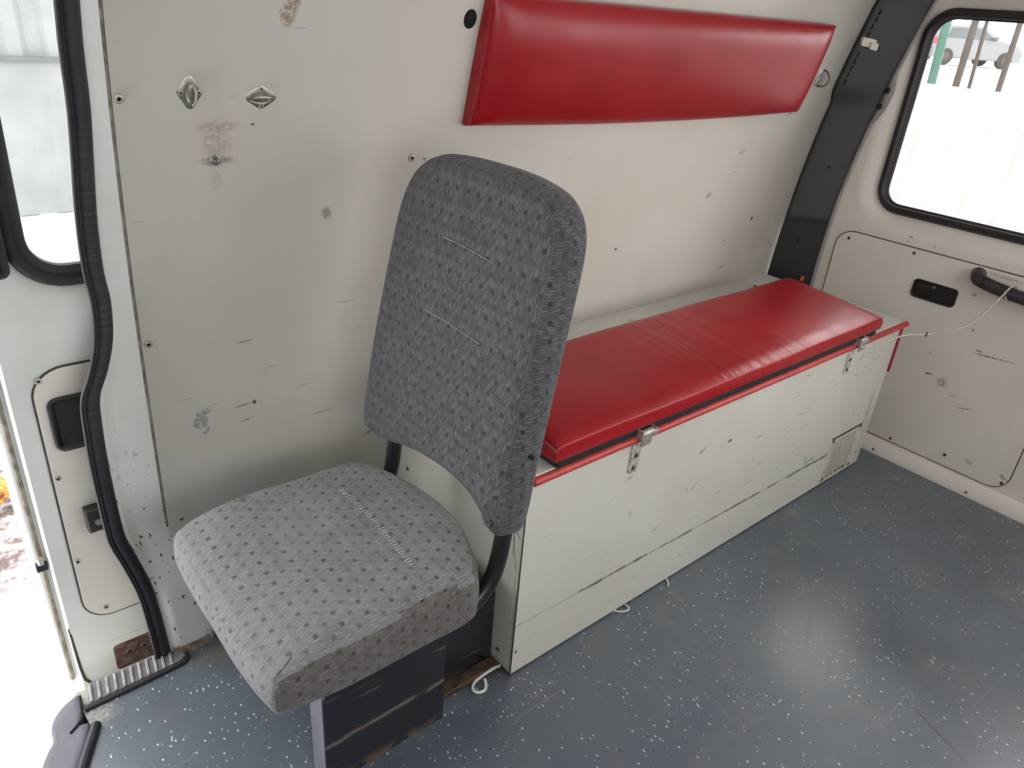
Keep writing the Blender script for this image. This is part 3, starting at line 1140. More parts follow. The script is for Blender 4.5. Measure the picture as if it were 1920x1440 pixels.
mb = MB()
rim = off_loop(wh, 0.062)
mid = [off_loop(wh, k) for k in (0.0, 0.012, 0.026, 0.042, 0.055, 0.062)]
dep = [0.030, 0.027, 0.017, 0.006, 0.001, 0.0]
Nn = len(wh)
vs = []
for L, d in zip(mid, dep):
    vs += [(DX + d, q[0], q[1]) for q in L]
ow = [(-0.52, 0.70), (0.31, 0.70), (0.31, 1.56), (-0.52, 1.56)]
O = door_outer(rim, -0.56, 0.40, 0.69, 1.56)
vs += [(DX, q[0], q[1]) for q in O]
fs = []
for i in range(len(dep)):
    for j in range(Nn):
        fs.append((i * Nn + j, i * Nn + (j + 1) % Nn, (i + 1) * Nn + (j + 1) % Nn, (i + 1) * Nn + j))
mb.add(vs, fs)
mb.add([(DX, -0.56, 0.69), (DX, 0.44, 0.69), (DX, 0.44, -0.05), (DX, -0.56, -0.05)], [(0, 1, 2, 3)])
mb.add([(DX, 0.398, 0.69), (DX, 0.398, 1.56), (DX, 0.44, 1.56), (DX, 0.44, 0.69)], [(0, 1, 2, 3)])
# outer skin closes the door behind
mb.box((DX + 0.05, -0.56, -0.15), (DX + 0.056, 0.46, 0.76))
rear_door = struct(mb.build('door_1', 'rear', closed=False, smooth=40), 'pale painted rear door leaf with window')
# neighbouring leaf out of view keeps the rear closed
frame_wall('door_2', 'x', DX, -1.36, -0.565, -0.05, 1.56, [(-1.25, -0.68, 0.77, 1.33)], 'rear')
struct(bpy.data.objects['door_2'], 'second rear door leaf beyond the picture edge')


def rear_fn(x0):
    return lambda u, v, d: (x0 - d, u, v)


# rubber gasket
P = np.array(wh)
t = np.roll(P, -1, 0) - np.roll(P, 1, 0)
t /= np.linalg.norm(t, axis=1)[:, None]
nout = np.stack([t[:, 1], -t[:, 0]], 1)
sec = [(0.006, -0.012), (0.006, 0.006), (0.000, 0.012), (-0.009, 0.013), (-0.015, 0.008), (-0.017, 0.0), (-0.019, -0.003), (-0.022, -0.006), (-0.022, -0.012)]
mb = MB()
mb.loop_sweep([(DX + 0.026, q[0], q[1]) for q in P], [((0, k[0], k[1]), (-1, 0, 0)) for k in nout], sec)
win = MB()
win.shell([tuple(q) for q in off_loop(wh, -0.018)], rear_fn(DX + 0.032), [(0, -0.002), (0, 0.002)], inner=2)
w1 = struct(win.build('window_1', 'glass', smooth=0), 'rear door window pane in black rubber')
mb.build('window_rubber', 'rubber', w1)

# lower trim board of the door, its dirty joint and screws
o2 = rrect(-0.387, 0.055, 0.330, 0.686, (0.055, 0.05, 0.055, 0.05), side=8, cor=8)
MB().shell(o2, rear_fn(DX), [(0, -0.001), (0, 0.0035), (0.001, 0.0045)], inner=2).build('trim_board', 'rear', rear_door, smooth=30)
mb = MB()
mb.loop_sweep([(DX - 0.0005, q[0], q[1]) for q in o2], [((0, k[0], k[1]), (-1, 0, 0)) for k in (off_loop(o2, 1.0) - np.array(o2))], [(-0.0005, 0.0), (-0.0005, 0.0030), (0.0026, 0.0022), (0.0028, 0.0)])
mb.build('trim_joint', 'gap', rear_door)
for (a, b) in ((0.291, 0.663), (0.080, 0.672), (-0.033, 0.066), (-0.372, 0.081), (-0.355, 0.655)):
    rivet(rear_door, (DX - 0.0045, a, b), (-1, 0, 0), 0.0052, 'dirtysteel', 'screw')
o = MB().box((DX - 0.006, -0.217, 0.078), (DX - 0.004, -0.187, 0.106)).build('washer_plate', 'rear', rear_door, bevel=0.001)
rivet(rear_door, (DX - 0.006, -0.202, 0.092), (-1, 0, 0), 0.006, 'dirtysteel', 'screw')
# bottom rail and threshold
mb = MB()
mb.loop_sweep([(DX, -0.56, 0.0), (DX, 0.30, 0.0)], [((-1, 0, 0), (0, 0, 1))] * 2, [(-0.004, 0.0), (0.030, 0.0), (0.031, 0.006), (0.020, 0.026), (0.016, 0.034), (0.008, 0.044), (-0.004, 0.048)], closed=False)
mb.build('bottom_rail', 'rear', rear_door, smooth=60)
for a in (0.000, -0.30):
    rivet(rear_door, (DX - 0.026, a, 0.013), (-0.9, 0, 0.4), 0.005, 'dirtysteel', 'screw')
# recessed inner latch
rc = rrect(-0.078, 0.545, 0.052, 0.602, 0.012, side=3, cor=5)
t = MB().shell(rc, lambda u, v, d: (DX - 0.004 - d, u, v + 0.0), [(0, -0.001), (0, 0.006), (0.002, 0.007), (0.005, 0.006), (0.007, 0.0012)], inner=1).build('latch_recess', 'black', rear_door, smooth=40)
MB().shell(rrect(-0.002, 0.556, 0.042, 0.590, 0.008, 2, 4), lambda u, v, d: (DX - 0.005 - d, u, v), [(0, -0.001), (0, 0.002), (0.004, 0.0035)], inner=1).build('latch_lever', 'black', t)
rivet(t, (DX - 0.0055, -0.008, 0.588), (-1, 0, 0), 0.0045, 'steel', 'screw')

# grab handle on the rear door
gh = thing('grab_handle', (DX - 0.004, -0.25, 0.63), 'dark brown plastic grab handle on the rear door', 'handle')
hp = smooth_path([(DX - 0.002, -0.112, 0.662), (DX - 0.026, -0.118, 0.660), (DX - 0.040, -0.135, 0.654), (DX - 0.046, -0.20, 0.645), (DX - 0.046, -0.27, 0.640), (DX - 0.046, -0.36, 0.636), (DX - 0.038, -0.425, 0.634), (DX - 0.002, -0.44, 0.634)], 6)
MB().tube(hp, [0.020 - 0.002 * math.sin(PI * i / (len(hp) - 1)) for i in range(len(hp))], 14).build('grip', 'handle', gh, smooth=60)
for yy, zz2 in ((-0.112, 0.662), (-0.44, 0.634)):
    MB().cyl((DX - 0.010, yy, zz2), (DX - 0.0035, yy, zz2), 0.021, 18).build('mount', 'handle', gh, bevel=0.003)

# ------------------------------------------------------------------ sliding door, pushed back outside the pillar
SD = 0.098


def sd_fn(u, v, d):
    return (u, wy(v) + SD - d, v)


sh = rrect(-0.638, 0.795, 0.10, 1.40, 0.075, side=12, cor=8)
mb = MB()
lv = [0.0, 0.012, 0.028, 0.045]
dd = [-0.022, -0.019, -0.008, 0.0]
loops = [off_loop(sh, k) for k in lv]
vs = []
Nn = len(sh)
for L, d in zip(loops, dd):
    vs += [sd_fn(q[0], q[1], d) for q in L]
O = door_outer(loops[-1], -0.690, 0.20, 0.70, 1.56)
vs += [sd_fn(q[0], q[1], 0.0) for q in O]
fs = []
for i in range(len(dd)):
    for j in range(Nn):
        fs.append((i * Nn + j, i * Nn + (j + 1) % Nn, (i + 1) * Nn + (j + 1) % Nn, (i + 1) * Nn + j))
mb.add(vs, fs)
mb.grid(lambda a, b: sd_fn(-0.690 + a * 0.89, -0.13 + b * 0.83, 0.0), 4, 16)
sd = struct(mb.build('door_3', 'paint', closed=False, smooth=45), 'open sliding side door slid back behind the pillar')
# leading edge profile
mb = MB()
sec = [(-0.660, 0.0), (-0.682, 0.001), (-0.690, 0.006), (-0.693, 0.016), (-0.694, 0.030), (-0.699, 0.034), (-0.709, 0.032), (-0.716, 0.036), (-0.722, 0.046), (-0.723, 0.075)]
K = 40
vs = []
for i in range(K + 1):
    v = -0.13 + 1.69 * i / K
    vs += [(a, wy(v) + SD + b, v) for a, b in sec]
L = len(sec)
mb.add(vs, [(i * L + j, (i + 1) * L + j, (i + 1) * L + j + 1, i * L + j + 1) for i in range(K) for j in range(L - 1)])
mb.build('leading_edge', 'paint', sd, closed=False, smooth=50)
mb = MB()
mb.grid(lambda a, b: (-0.723 + a * 0.95, wy(-0.15 + b * 0.95) + SD + 0.075, -0.15 + b * 0.95), 2, 20)
mb.build('outer_skin', 'paint', sd, closed=False)
mb = MB()
mb.tube([(-0.7045, wy(v) + SD + 0.032, v) for v in np.linspace(-0.12, 1.5, 30)], 0.0045, 6)
mb.build('edge_seal', 'sealdirt', sd)
mb = MB()
mb.tube(smooth_path([(-0.690, wy(0) + SD + 0.003, 0.04), (-0.688, wy(0) + SD - 0.001, -0.08), (-0.680, wy(0) + SD - 0.001, -0.115), (-0.655, wy(0) + SD - 0.001, -0.130), (-0.50, wy(0) + SD - 0.001, -0.130)], 6), 0.003, 6)
mb.build('edge_joint', 'gap', sd)
mb = MB()
mb.box((-0.69, 0.575, -0.165), (0.1, 0.66, -0.128))
mb.build('bottom_rail', 'sealdirt', sd, bevel=0.01)
# window rubber and pane
P = np.array(sh)
t = np.roll(P, -1, 0) - np.roll(P, 1, 0)
t /= np.linalg.norm(t, axis=1)[:, None]
nout = np.stack([t[:, 1], -t[:, 0]], 1)
sec = [(0.014, -0.010), (0.014, 0.004), (0.008, 0.011), (-0.002, 0.012), (-0.006, 0.006), (-0.010, 0.007), (-0.018, 0.004), (-0.022, -0.004), (-0.022, -0.012)]
mb = MB()
mb.loop_sweep([sd_fn(q[0], q[1], -0.012) for q in P], [((k[0], 0, k[1]), (0, -1, 0)) for k in nout], sec)
w2 = MB().shell([tuple(q) for q in off_loop(sh, -0.016)], lambda u, v, d: sd_fn(u, v, -0.022 + d), [(0, -0.002), (0, 0.002)], inner=6).build('window_2', 'glass_dusty', smooth=20)
struct(w2, 'sliding door window pane in black rubber')
mb.build('window_rubber', 'rubber', w2, smooth=50)
mb = MB()
mb.tube([sd_fn(q[0], q[1], -0.017) for q in off_loop(sh, -0.020)] + [sd_fn(*off_loop(sh, -0.020)[0], -0.017)], 0.0022, 6)
mb.build('bead', 'galv', w2)
# vertical guide rubber at the door's front edge
mb = MB()
gp = rrect(-0.700, 0.815, -0.648, 1.40, 0.014, side=8, cor=5)
mb.shell(gp, lambda u, v, d: sd_fn(u, v, d), [(0, 0.0), (0, 0.014), (0.004, 0.018), (0.010, 0.018), (0.013, 0.013)], inner=1)
mb.build('guide_rubber', 'rubber', sd)
# lower trim board of the sliding door
o2 = rrect(-0.656, 0.045, 0.15, 0.635, 0.055, side=10, cor=8)
MB().shell(o2, sd_fn, [(0, -0.001), (0, 0.003), (0.001, 0.004)], inner=3).build('trim_board', 'rear', sd, smooth=30)
mb = MB()
mb.loop_sweep([sd_fn(q[0], q[1], 0.0005) for q in o2], [((k[0], 0, k[1]), (0, -1, 0)) for k in (off_loop(o2, 1.0) - np.array(o2))], [(-0.0005, 0.0), (-0.0005, 0.0030), (0.0026, 0.0022), (0.0028, 0.0)])
mb.build('trim_joint', 'gap', sd)
for (a, b) in ((-0.643, 0.617), (-0.648, 0.408), (-0.648, 0.205), (-0.618, 0.068)):
    rivet(sd, (a, wy(b) + SD - 0.0042, b), (0, -1, 0), 0.0062, 'galv', 'rivet')
rc = rrect(-0.640, 0.465, -0.45, 0.578, 0.018, side=4, cor=5)
MB().shell(rc, sd_fn, [(0, 0.002), (0, 0.010), (0.003, 0.012), (0.007, 0.010), (0.012, 0.0045)], inner=2).build('handle_recess', 'black', sd, smooth=40)
o = MB().box((-0.620, wy(0.3) + SD - 0.028, 0.276), (-0.55, wy(0.3) + SD - 0.003, 0.330)).build('bolt_case', 'rubber', sd, bevel=0.004)
MB().cyl((-0.600, wy(0.3) + SD - 0.034, 0.302), (-0.600, wy(0.3) + SD - 0.026, 0.302), 0.007).build('bolt_pin', 'steel', o)
MB().shell(rrect(-0.622, -0.118, -0.50, -0.048, 0.008, 3, 4), sd_fn, [(0, 0.0), (0, 0.002), (0.002, 0.003)], inner=1).build('guide_plate', 'rustplate', sd)
for a in (-0.592, -0.562):
    rivet(sd, (a, wy(0) + SD - 0.003, -0.075), (0, -1, 0), 0.009, 'rustplate', 'bolt')
MB().shell(rrect(-0.636, -0.125, -0.49, -0.030, 0.012, 3, 4), sd_fn, [(0, 0.0), (0, 0.0008)], inner=1).build('backing_plate', 'paint', sd)
o = MB().box((-0.716, 0.628, 0.188), (-0.696, 0.650, 0.205)).build('striker', 'black', sd, bevel=0.002)
MB().cyl((-0.706, 0.630, 0.206), (-0.706, 0.630, 0.222), 0.006).build('striker_pin', 'galv', o)

# ================================================================== storage bench
BX = 1.486
bench = thing('storage_bench', (0.74, 0.25, 0), 'long white storage bench box with red edging beside the wall', 'bench')
MB().box((0.0, 0.0, 0.004), (BX, 0.012, 0.486)).build('front_panel', 'bench', bench, bevel=0.0012)
MB().box((0.0, 0.0125, 0.004), (0.012, 0.494, 0.486)).build('end_panel', 'bench', bench, bevel=0.0012)
MB().box((BX - 0.012, 0.0125, 0.004), (BX, 0.494, 0.486)).build('end_panel', 'bench', bench, bevel=0.0012)
lid = MB().shell(rrect(-0.002, -0.004, BX + 0.002, 0.488, (0.004, 0.035, 0.004, 0.004), side=6, cor=6), lambda u, v, d: (u, v, 0.4865 + d), [(0, 0), (0, 0.017), (0.0015, 0.0185)], inner=1).build('lid', 'bench', bench, smooth=30)
MB().box((0.0, 0.4885, 0.4865), (BX, 0.4945, 0.503)).build('wall_gap_strip', 'gap', bench)
MB().tube([(0.003, -0.0088, 0.4955), (BX + 0.008, -0.0088, 0.4955)], 0.0085, 10).build('edge_strip', 'redpaint', bench)
mb = MB()
mb.box((BX + 0.001, -0.006, 0.335), (BX + 0.008, 0.006, 0.484))
mb.build('end_strip', plain('dark_red_strip', (0.36, 0.018, 0.035), 0.5, var=0.2, scale=60), bench, bevel=0.002)
mb = MB()
mb.tube([(-0.001, -0.0006, 0.485), (-0.001, -0.0006, 0.006)], 0.0016, 5)
mb.build('corner_joint', 'gap', bench)
for (a, b) in ((0.746, 0.424), (1.451, 0.047), (0.10, 0.42)):
    MB().shell([(a + 0.012 * math.cos(q), b + 0.012 * math.sin(q)) for q in np.linspace(0, 2 * PI, 18, endpoint=False)], lambda u, v, d: (u, v, 0.505 + d), [(0, -0.001), (0.0005, 0.0015), (0.003, 0.0025)], inner=1).build('lid_button', 'white_plastic', bench)
for (a, b) in ((1.275, 0.395), (1.305, 0.408), (1.335, 0.418)):
    rivet(bench, (a, b, 0.505), (0, 0, 1), 0.006, 'rustplate', 'lid_screw')
for (a, b) in ((0.045, 0.040), (0.40, 0.30)):
    rivet(bench, (-0.0005, a, b), (-1, 0, 0), 0.005, 'dirtysteel', 'screw')
# vent grille
vg = MB()
vg.box((1.250, -0.0025, 0.014), (1.424, 0.0005, 0.020))
vg.box((1.250, -0.0025, 0.154), (1.424, 0.0005, 0.166))
vg.box((1.250, -0.0025, 0.020), (1.260, 0.0005, 0.154))
vg.box((1.394, -0.0025, 0.020), (1.424, 0.0005, 0.154))
vent = vg.build('vent_grille', 'white_plastic', bench, bevel=0.0008)
MB().box((1.260, -0.0008, 0.020), (1.394, 0.0002, 0.154)).build('vent_back', 'void', vent)
sl = None
for i in range(13):
    a = 1.2625 + i * 0.0100
    if sl is None:
        sl = MB().box((a, -0.003, 0.022), (a + 0.0056, 0.0, 0.152)).build('slat', 'white_plastic', vent, bevel=0.001)
    else:
        c = sl.copy()
        COL.objects.link(c)
        c.location.x = sl.location.x + i * 0.0100
        c.rotation_euler = (0, random.uniform(-0.012, 0.012), 0)
MB().box((1.246, -0.0030, 0.166), (1.426, 0.0005, 0.1695)).build('vent_top_edge', 'gap', vent)
for (a, b) in ((1.254, 0.160), (1.418, 0.162), (1.255, 0.022), (1.416, 0.022)):
    MB().box((a - 0.004, -0.0035, b - 0.005), (a + 0.004, -0.002, b + 0.005)).build('vent_clip', 'gap', vent)


# latches on the front
def latch(x0):
    mb = MB()
    mb.shell(rrect(x0 - 0.017, 0.405, x0 + 0.013, 0.486, (0.006, 0.006, 0.002, 0.002), 3, 4), lambda u, v, d: (u, -0.0002 - d, v), [(0, 0), (0, 0.0022), (0.0006, 0.0028)], inner=1)
    la = mb.build('latch', 'galv_paint', bench)
    for k, zc in enumerate((0.448, 0.418)):
        rivet(la, (x0 - 0.001 - 0.002 * k, -0.003, zc), (0, -1, 0), 0.0062, 'dirtysteel', 'latch_bolt')
    mb = MB()
    mb.tube([(x0 - 0.022, -0.020, 0.511), (x0 + 0.024, -0.020, 0.511)], 0.0085, 12)
    mb.build('latch_roller', 'galv', la)
    mb = MB()
    mb.box((x0 - 0.018, -0.0255, 0.484), (x0 + 0.012, -0.0215, 0.512))
    mb.build('latch_tongue', 'galv', la, bevel=0.001)
    for s in (-1, 1):
        mb = MB()
        mb.box((x0 - 0.001 + s * 0.020 - 0.0012, -0.028, 0.502), (x0 - 0.001 + s * 0.020 + 0.0012, -0.002, 0.522))
        mb.build('latch_cheek', 'galv', la, bevel=0.0005)
    return la


M['galv_paint'] = plain('chipped_white_steel', (0.52, 0.50, 0.45), 0.45, 0.1, var=0.35, scale=160)
latch(0.297)
latch(1.190)

# ------------------------------------------------------------------ seat pad on the bench
bc = thing('bench_cushion', (0.68, 0.15, 0.505), 'long red vinyl seat cushion lying on the white bench', 'cushion')
MB().box((0.056, -0.0125, 0.5062), (1.282, 0.285, 0.5245)).build('base_board', 'black_board', bc, bevel=0.003)


def bcf(u, v, d):
    k = d / 0.060
    z = 0.5235 + d * (0.66 + 0.46 * (v / 0.29))
    z += 0.0022 * k * math.sin(u * 11 + v * 6) * math.sin(u * 5.3)
    z += 0.004 * k * max(0, 1 - ((u - 0.68) / 0.63) ** 4) * max(0, 1 - ((v - 0.147) / 0.148) ** 2)
    return (u, v, z)


MB().pad(0.048, 1.296, -0.014, 0.294, 0.034, 0.045, 0.060, bcf).build('cover', 'vinyl', bc, smooth=55)

# ------------------------------------------------------------------ padded back rest on the wall
wc = thing('wall_cushion', (0.72, 0.40, 1.05), 'red vinyl padded backrest fixed high on the side wall', 'cushion')
_b = rrect(0.128, 1.046, 1.302, 1.272, 0.010, side=40, cor=5)


def wcf(u, v, d):
    # edges bow slightly outwards between the corners
    tu = (u - 0.715) / 0.587
    tv = (v - 1.159) / 0.113
    v2 = v + 0.010 * (1 - tu * tu) * tv * (1 if tv < 0 else 0.2) * min(1, d / 0.02)
    v2 -= 0.010 * (tu - 0.0) * 0.0
    bl = 0.006 * max(0, 1 - tu ** 4) * max(0, 1 - tv * tv) * min(1, d / 0.05)
    return (u, wy(v2) - 0.0095 - d - bl, v2)


MB().pad(0.128, 1.302, 1.046, 1.272, 0.085, 0.024, 0.052, wcf, nu=60, nv=24).build('cover', 'vinyl', wc, smooth=50)
MB().shell([tuple(q) for q in off_loop(_b, -0.006)], wall_fn(0.009), [(0, 0.0001), (0, 0.002)], inner=2).build('backing_board', 'black_board', wc)

# ================================================================== folding passenger seat
ch = thing('passenger_seat', (-0.33, 0.09, 0), 'single grey patterned fabric seat with tall backrest on black pedestal', 'seat')


def seat_uv(co, nn):
    ax, ay, az = abs(nn.x), abs(nn.y), abs(nn.z)
    if az >= ax * 0.9 and az >= ay * 1.1:
        return (co.y, co.x)
    if ay >= ax:
        return (co.z + 0.3, co.x)
    return (co.y, co.z + 0.1)


so_ = smooth_loop([(-0.538, -0.085), (-0.520, -0.106), (-0.42, -0.112), (-0.30, -0.112), (-0.212, -0.112), (-0.184, -0.092), (-0.158, -0.045), (-0.136, 0.02), (-0.130, 0.09), (-0.138, 0.17), (-0.160, 0.245), (-0.190, 0.284), (-0.235, 0.298), (-0.33, 0.300), (-0.44, 0.300), (-0.515, 0.296), (-0.540, 0.272), (-0.546, 0.18), (-0.546, 0.09), (-0.546, 0.0)], 6)


def seat_fn(u, v, d):
    # waterfall front, slight dish
    z = 0.362 + d
    t = max(0.0, (-0.43 - u) / 0.115)
    if d > 0.04:
        z -= 0.026 * t * t * (d - 0.04) / 0.055
    if d < 0.03:
        z += 0.010 * t
    if d > 0.07:
        z += 0.0022 * math.sin(u * 31 + 1) * math.sin(v * 23 + 0.4)
    return (u, v, z)


sc_ = MB().shell(so_, seat_fn, [(0.02, 0.0), (0.004, 0.0), (-0.001, 0.008), (-0.003, 0.030), (-0.003, 0.055), (-0.001, 0.072), (0.003, 0.083), (0.009, 0.091), (0.018, 0.096), (0.032, 0.0985)], inner=12, bulge=-0.002).build('seat_cushion', 'fabric_worn', ch, smooth=75, uvfn=seat_uv)
sc_.data.materials.append(M['fabric_side'])
for pl in sc_.data.polygons:
    if abs(pl.normal.y) > 0.80 or (abs(pl.normal.x) > 0.6 and pl.center.x > 0.0) or pl.center.z < 0.366:
        pl.material_index = 1
# stitched repair across the seat
mb = MB()
N = 34
for i in range(N):
    t = i / (N - 1)
    yy = 0.200 - 0.235 * t
    xx0 = -0.270 + 0.006 * math.sin(t * 4)
    z = 0.4616 + 0.0020 * math.sin(xx0 * 31 + 1) * math.sin(yy * 23 + 0.4)
    L = random.uniform(0.006, 0.011)
    mb.tube([(xx0 - L / 2, yy + random.uniform(-0.0015, 0.0015), z), (xx0 + L / 2, yy, z + 0.0004)], 0.0009, 4)
mb.build('stitched_seam', plain('seam_thread', (0.52, 0.51, 0.49), 0.9), sc_)
# soft stain patch on the cloth near the wall side
mb = MB()

# backrest
BT = (-0.081 + 0.186) / (1.02 - 0.545)


def back_fn(u, v, d):
    """u: across (y); v: height (z); d: thickness, 0 at the rear"""
    xf = -0.186 + BT * (v - 0.545)
    t = (0.066 - d)
    # gentle fore-aft curve at head height
    return (xf + t, u, v - 0.20 * t)


def back_uv(co, nn):
    ax, ay, az = abs(nn.x), abs(nn.y), abs(nn.z)
    if ax >= 0.62:
        return (co.y, co.z)
    if ay >= az:
        return (co.z, co.x)
    return (co.y * 0.999, co.x)


bo = smooth_loop([(0.236, 0.530), (0.268, 0.534), (0.284, 0.552), (0.293, 0.62), (0.298, 0.70), (0.299, 0.80), (0.298, 0.88), (0.293, 0.945), (0.278, 0.990), (0.250, 1.022), (0.205, 1.040), (0.14, 1.046), (0.06, 1.047), (0.0, 1.043), (-0.052, 1.032), (-0.084, 1.008), (-0.101, 0.970), (-0.108, 0.90), (-0.112, 0.82), (-0.118, 0.72), (-0.124, 0.62), (-0.128, 0.565), (-0.124, 0.535), (-0.108, 0.530), (-0.085, 0.544), (-0.04, 0.562), (0.02, 0.567), (0.09, 0.562), (0.15, 0.551), (0.20, 0.537)], 5)
bk = MB().shell(bo, back_fn, [(0.014, 0.0), (0.004, 0.002), (-0.001, 0.010), (-0.002, 0.026), (-0.001, 0.044), (0.003, 0.054), (0.0085, 0.061), (0.011, 0.0610), (0.016, 0.0655), (0.026, 0.0675)], inner=10, bulge=0.003).build('backrest', 'fabric', ch, smooth=75, uvfn=back_uv)
mb = MB()
Pb = off_loop(bo, -0.0098)
mb.tube([back_fn(q[0], q[1], 0.0612) for q in Pb] + [back_fn(*Pb[0], 0.0612)], 0.0011, 5)
mb.build('edge_seam', 'dark_thread', bk)
for (y0, z0, y1, z1) in ((0.149, 0.801, -0.002, 0.797), (0.140, 0.922, 0.011, 0.917)):
    mb = MB()
    mb.tube(smooth_path([back_fn(y0, z0, 0.0712), back_fn((y0 + y1) / 2 + 0.01, (z0 + z1) / 2 + 0.002, 0.0717), back_fn(y1, z1, 0.0712)], 8), 0.0005, 5)
    mb.build('loose_thread', 'thread', bk)
mb = MB()
for (dx, dy, dz) in ((0.012, 0.01, -0.085), (-0.006, 0.02, -0.06), (0.004, -0.008, -0.10), (0.016, 0.0, -0.045)):
    s = Vector((-0.118, -0.098, 0.518))
    mb.tube(smooth_path([s, s + Vector((dx * 0.2, dy * 0.2, dz * 0.4)), s + Vector((dx, dy, dz))], 5), 0.0006, 4)
mb.build('frayed_thread', 'dark_thread', bk)
mb = MB()
for k in range(4):
    s = Vector((-0.155, 0.270 + 0.003 * k, 0.520))
    mb.tube([s, s + Vector((-0.012, 0.010 + 0.002 * k, -0.010 - 0.003 * k))], 0.0006, 4)
o = mb.build('frayed_thread', 'dark_thread', bk)
q = back_fn(-0.1285, 0.665, 0.030)
MB().cyl((q[0], q[1] - 0.001, q[2]), (q[0], q[1] + 0.004, q[2]), 0.004, 10).build('side_bolt', 'void', bk)

# bent steel tube frame, one tube on either side
for yy in (-0.082, 0.252):
    tp = smooth_path([(-0.46, yy, 0.350), (-0.33, yy, 0.350), (-0.235, yy, 0.354), (-0.180, yy, 0.368), (-0.146, yy, 0.400), (-0.132, yy, 0.445), (-0.126, yy, 0.490), (-0.112, yy, 0.56), (-0.085, yy, 0.66)], 6)
    MB().tube(tp, 0.0145, 14).build('frame_tube', 'tube', ch, smooth=60)
# pedestal plates
mb = MB()
mb.box((-0.420, 0.000, 0.001), (-0.172, 0.004, 0.352))
ped = mb.build('pedestal', 'blacksteel', ch, bevel=0.001)
mb = MB()
mb.box((-0.421, 0.002, 0.001), (-0.416, 0.050, 0.352))
mb.build('front_flange', plain('lit_grey_flange', (0.16, 0.15, 0.19), 0.45, var=0.15), ped, bevel=0.001)  # grey paints in the light falling on the black pedestal's front face
MB().box((-0.46, -0.06, 0.346), (-0.18, 0.26, 0.362)).build('seat_pan', 'black_board', ch, bevel=0.003)
mb = MB()
mb.shell(rrect(-0.24, 0.001, -0.006, 0.232, (0.002, 0.002, 0.045, 0.002), 4, 6), lambda u, v, d: (u, 0.058 + d, v), [(0.004, 0.0), (0.001, 0.001), (0, 0.004), (0, 0.20)], inner=1)
mb.build('side_bracket', 'blacksteel', ch, smooth=40)
mb = MB()
mb.box((-0.165, 0.030, 0.001), (-0.006, 0.0575, 0.016))
mb.build('floor_rail', plain('rusty_floor_rail', (0.075, 0.045, 0.03), 0.7, var=0.4, scale=50), ch, bevel=0.003)
MB().box((-0.430, 0.330, 0.001), (-0.20, 0.336, 0.352)).build('far_plate', 'blacksteel', ch, bevel=0.001)
MB().box((-0.432, 0.300, 0.001), (-0.422, 0.372, 0.060)).build('foot_bracket', 'blacksteel', ch, bevel=0.002)

# ================================================================== small fittings
# two pressed-steel lashing plates
def lash_plate(cx, cz, rot, label):
    t = thing('lashing_plate', (cx, wy(cz) - 0.0095, cz), label, 'hook', 'pressed steel lashing plates on the side wall')
    nn = wall_n(cz)
    ez = Vector((0, nn.z, -nn.y)).normalized()
    if ez.z < 0:
        ez = -ez
    ex = Vector((1, 0, 0))
    c0 = Vector((cx, wy(cz) - 0.0092, cz))
    cr, sr = math.cos(rot), math.sin(rot)

    def f(u, v, d):
        a, b = u * cr - v * sr, u * sr + v * cr
        return tuple(c0 + ex * a + ez * b + nn * d)
    # diamond outline with rounded corners; long axis along v
    dm = []
    for (px, py, r, a0) in ((0.0125, 0, 0.006, -0.7), (0, 0.0165, 0.008, 0.9), (-0.0125, 0, 0.006, 2.44), (0, -0.0165, 0.008, 4.04)):
        for k in range(7):
            a = a0 + 1.4 * k / 6
            dm.append((px + r * math.cos(a), py + r * math.sin(a)))
    MB().shell(dm, f, [(0, 0), (0, 0.0012), (0.0008, 0.0016)], inner=1).build('plate', 'steel', t)
    # pressed dome, open at one side as a strap loop
    el = [(-0.0005 + 0.0072 * math.cos(a), 0.0165 * math.sin(a)) for a in np.linspace(0, 2 * PI, 24, endpoint=False)]
    MB().shell(el, f, [(0, 0.001), (0.0008, 0.004), (0.002, 0.0065), (0.004, 0.0080)], inner=2, bulge=0.0005).build('dome', 'steel', t, smooth=60)
    MB().tube(smooth_path([f(0.0030, -0.0185, 0.003), f(0.0058, -0.012, 0.0075), f(0.0066, -0.003, 0.0090), f(0.0058, 0.006, 0.0080), f(0.0030, 0.013, 0.004)], 4), 0.0019, 8).build('loop_wire', 'galv', t)
    for s in (-1, 1):
        rivet(t, f(s * 0.0132, 0.0, 0.0016), nn, 0.0042, 'galv', 'rivet')
    return t


lash_plate(-0.388, 1.108, 0.0, 'upright diamond-shaped steel lashing plate, nearer the door pillar')
lash_plate(-0.278, 1.100, -PI / 2, 'diamond-shaped steel lashing plate turned sideways, farther from the door pillar')

# ring beside the wall cushion
t = thing('ring_hook', (1.385, wy(1.137) - 0.0095, 1.137), 'small steel ring on a plate right of the red wall cushion', 'hook')
nn = wall_n(1.137)
c0 = Vector((1.388, wy(1.137) - 0.0092, 1.137))
MB().shell(rrect(-0.018, -0.024, 0.016, 0.024, 0.012, 2, 5), lambda u, v, d: tuple(c0 + Vector((u, 0, 0)) + Vector((0, -0.18 * v, v)) + nn * d), [(0, 0), (0, 0.0015), (0.001, 0.002)], inner=1).build('plate', 'galv', t)
MB().tube(smooth_path([c0 + Vector((-0.006, 0, 0.022)) + nn * 0.002] + [c0 + Vector((0.004 + 0.020 * math.sin(a) * 0.9, 0, 0.022 * math.cos(a))) + nn * (0.004 + 0.014 * math.sin(a)) for a in np.linspace(0.25, PI - 0.25, 9)] + [c0 + Vector((-0.006, 0, -0.022)) + nn * 0.002], 3), 0.0028, 8).build('ring', plain('brass_ring', (0.16, 0.12, 0.08), 0.35, 0.7), t)
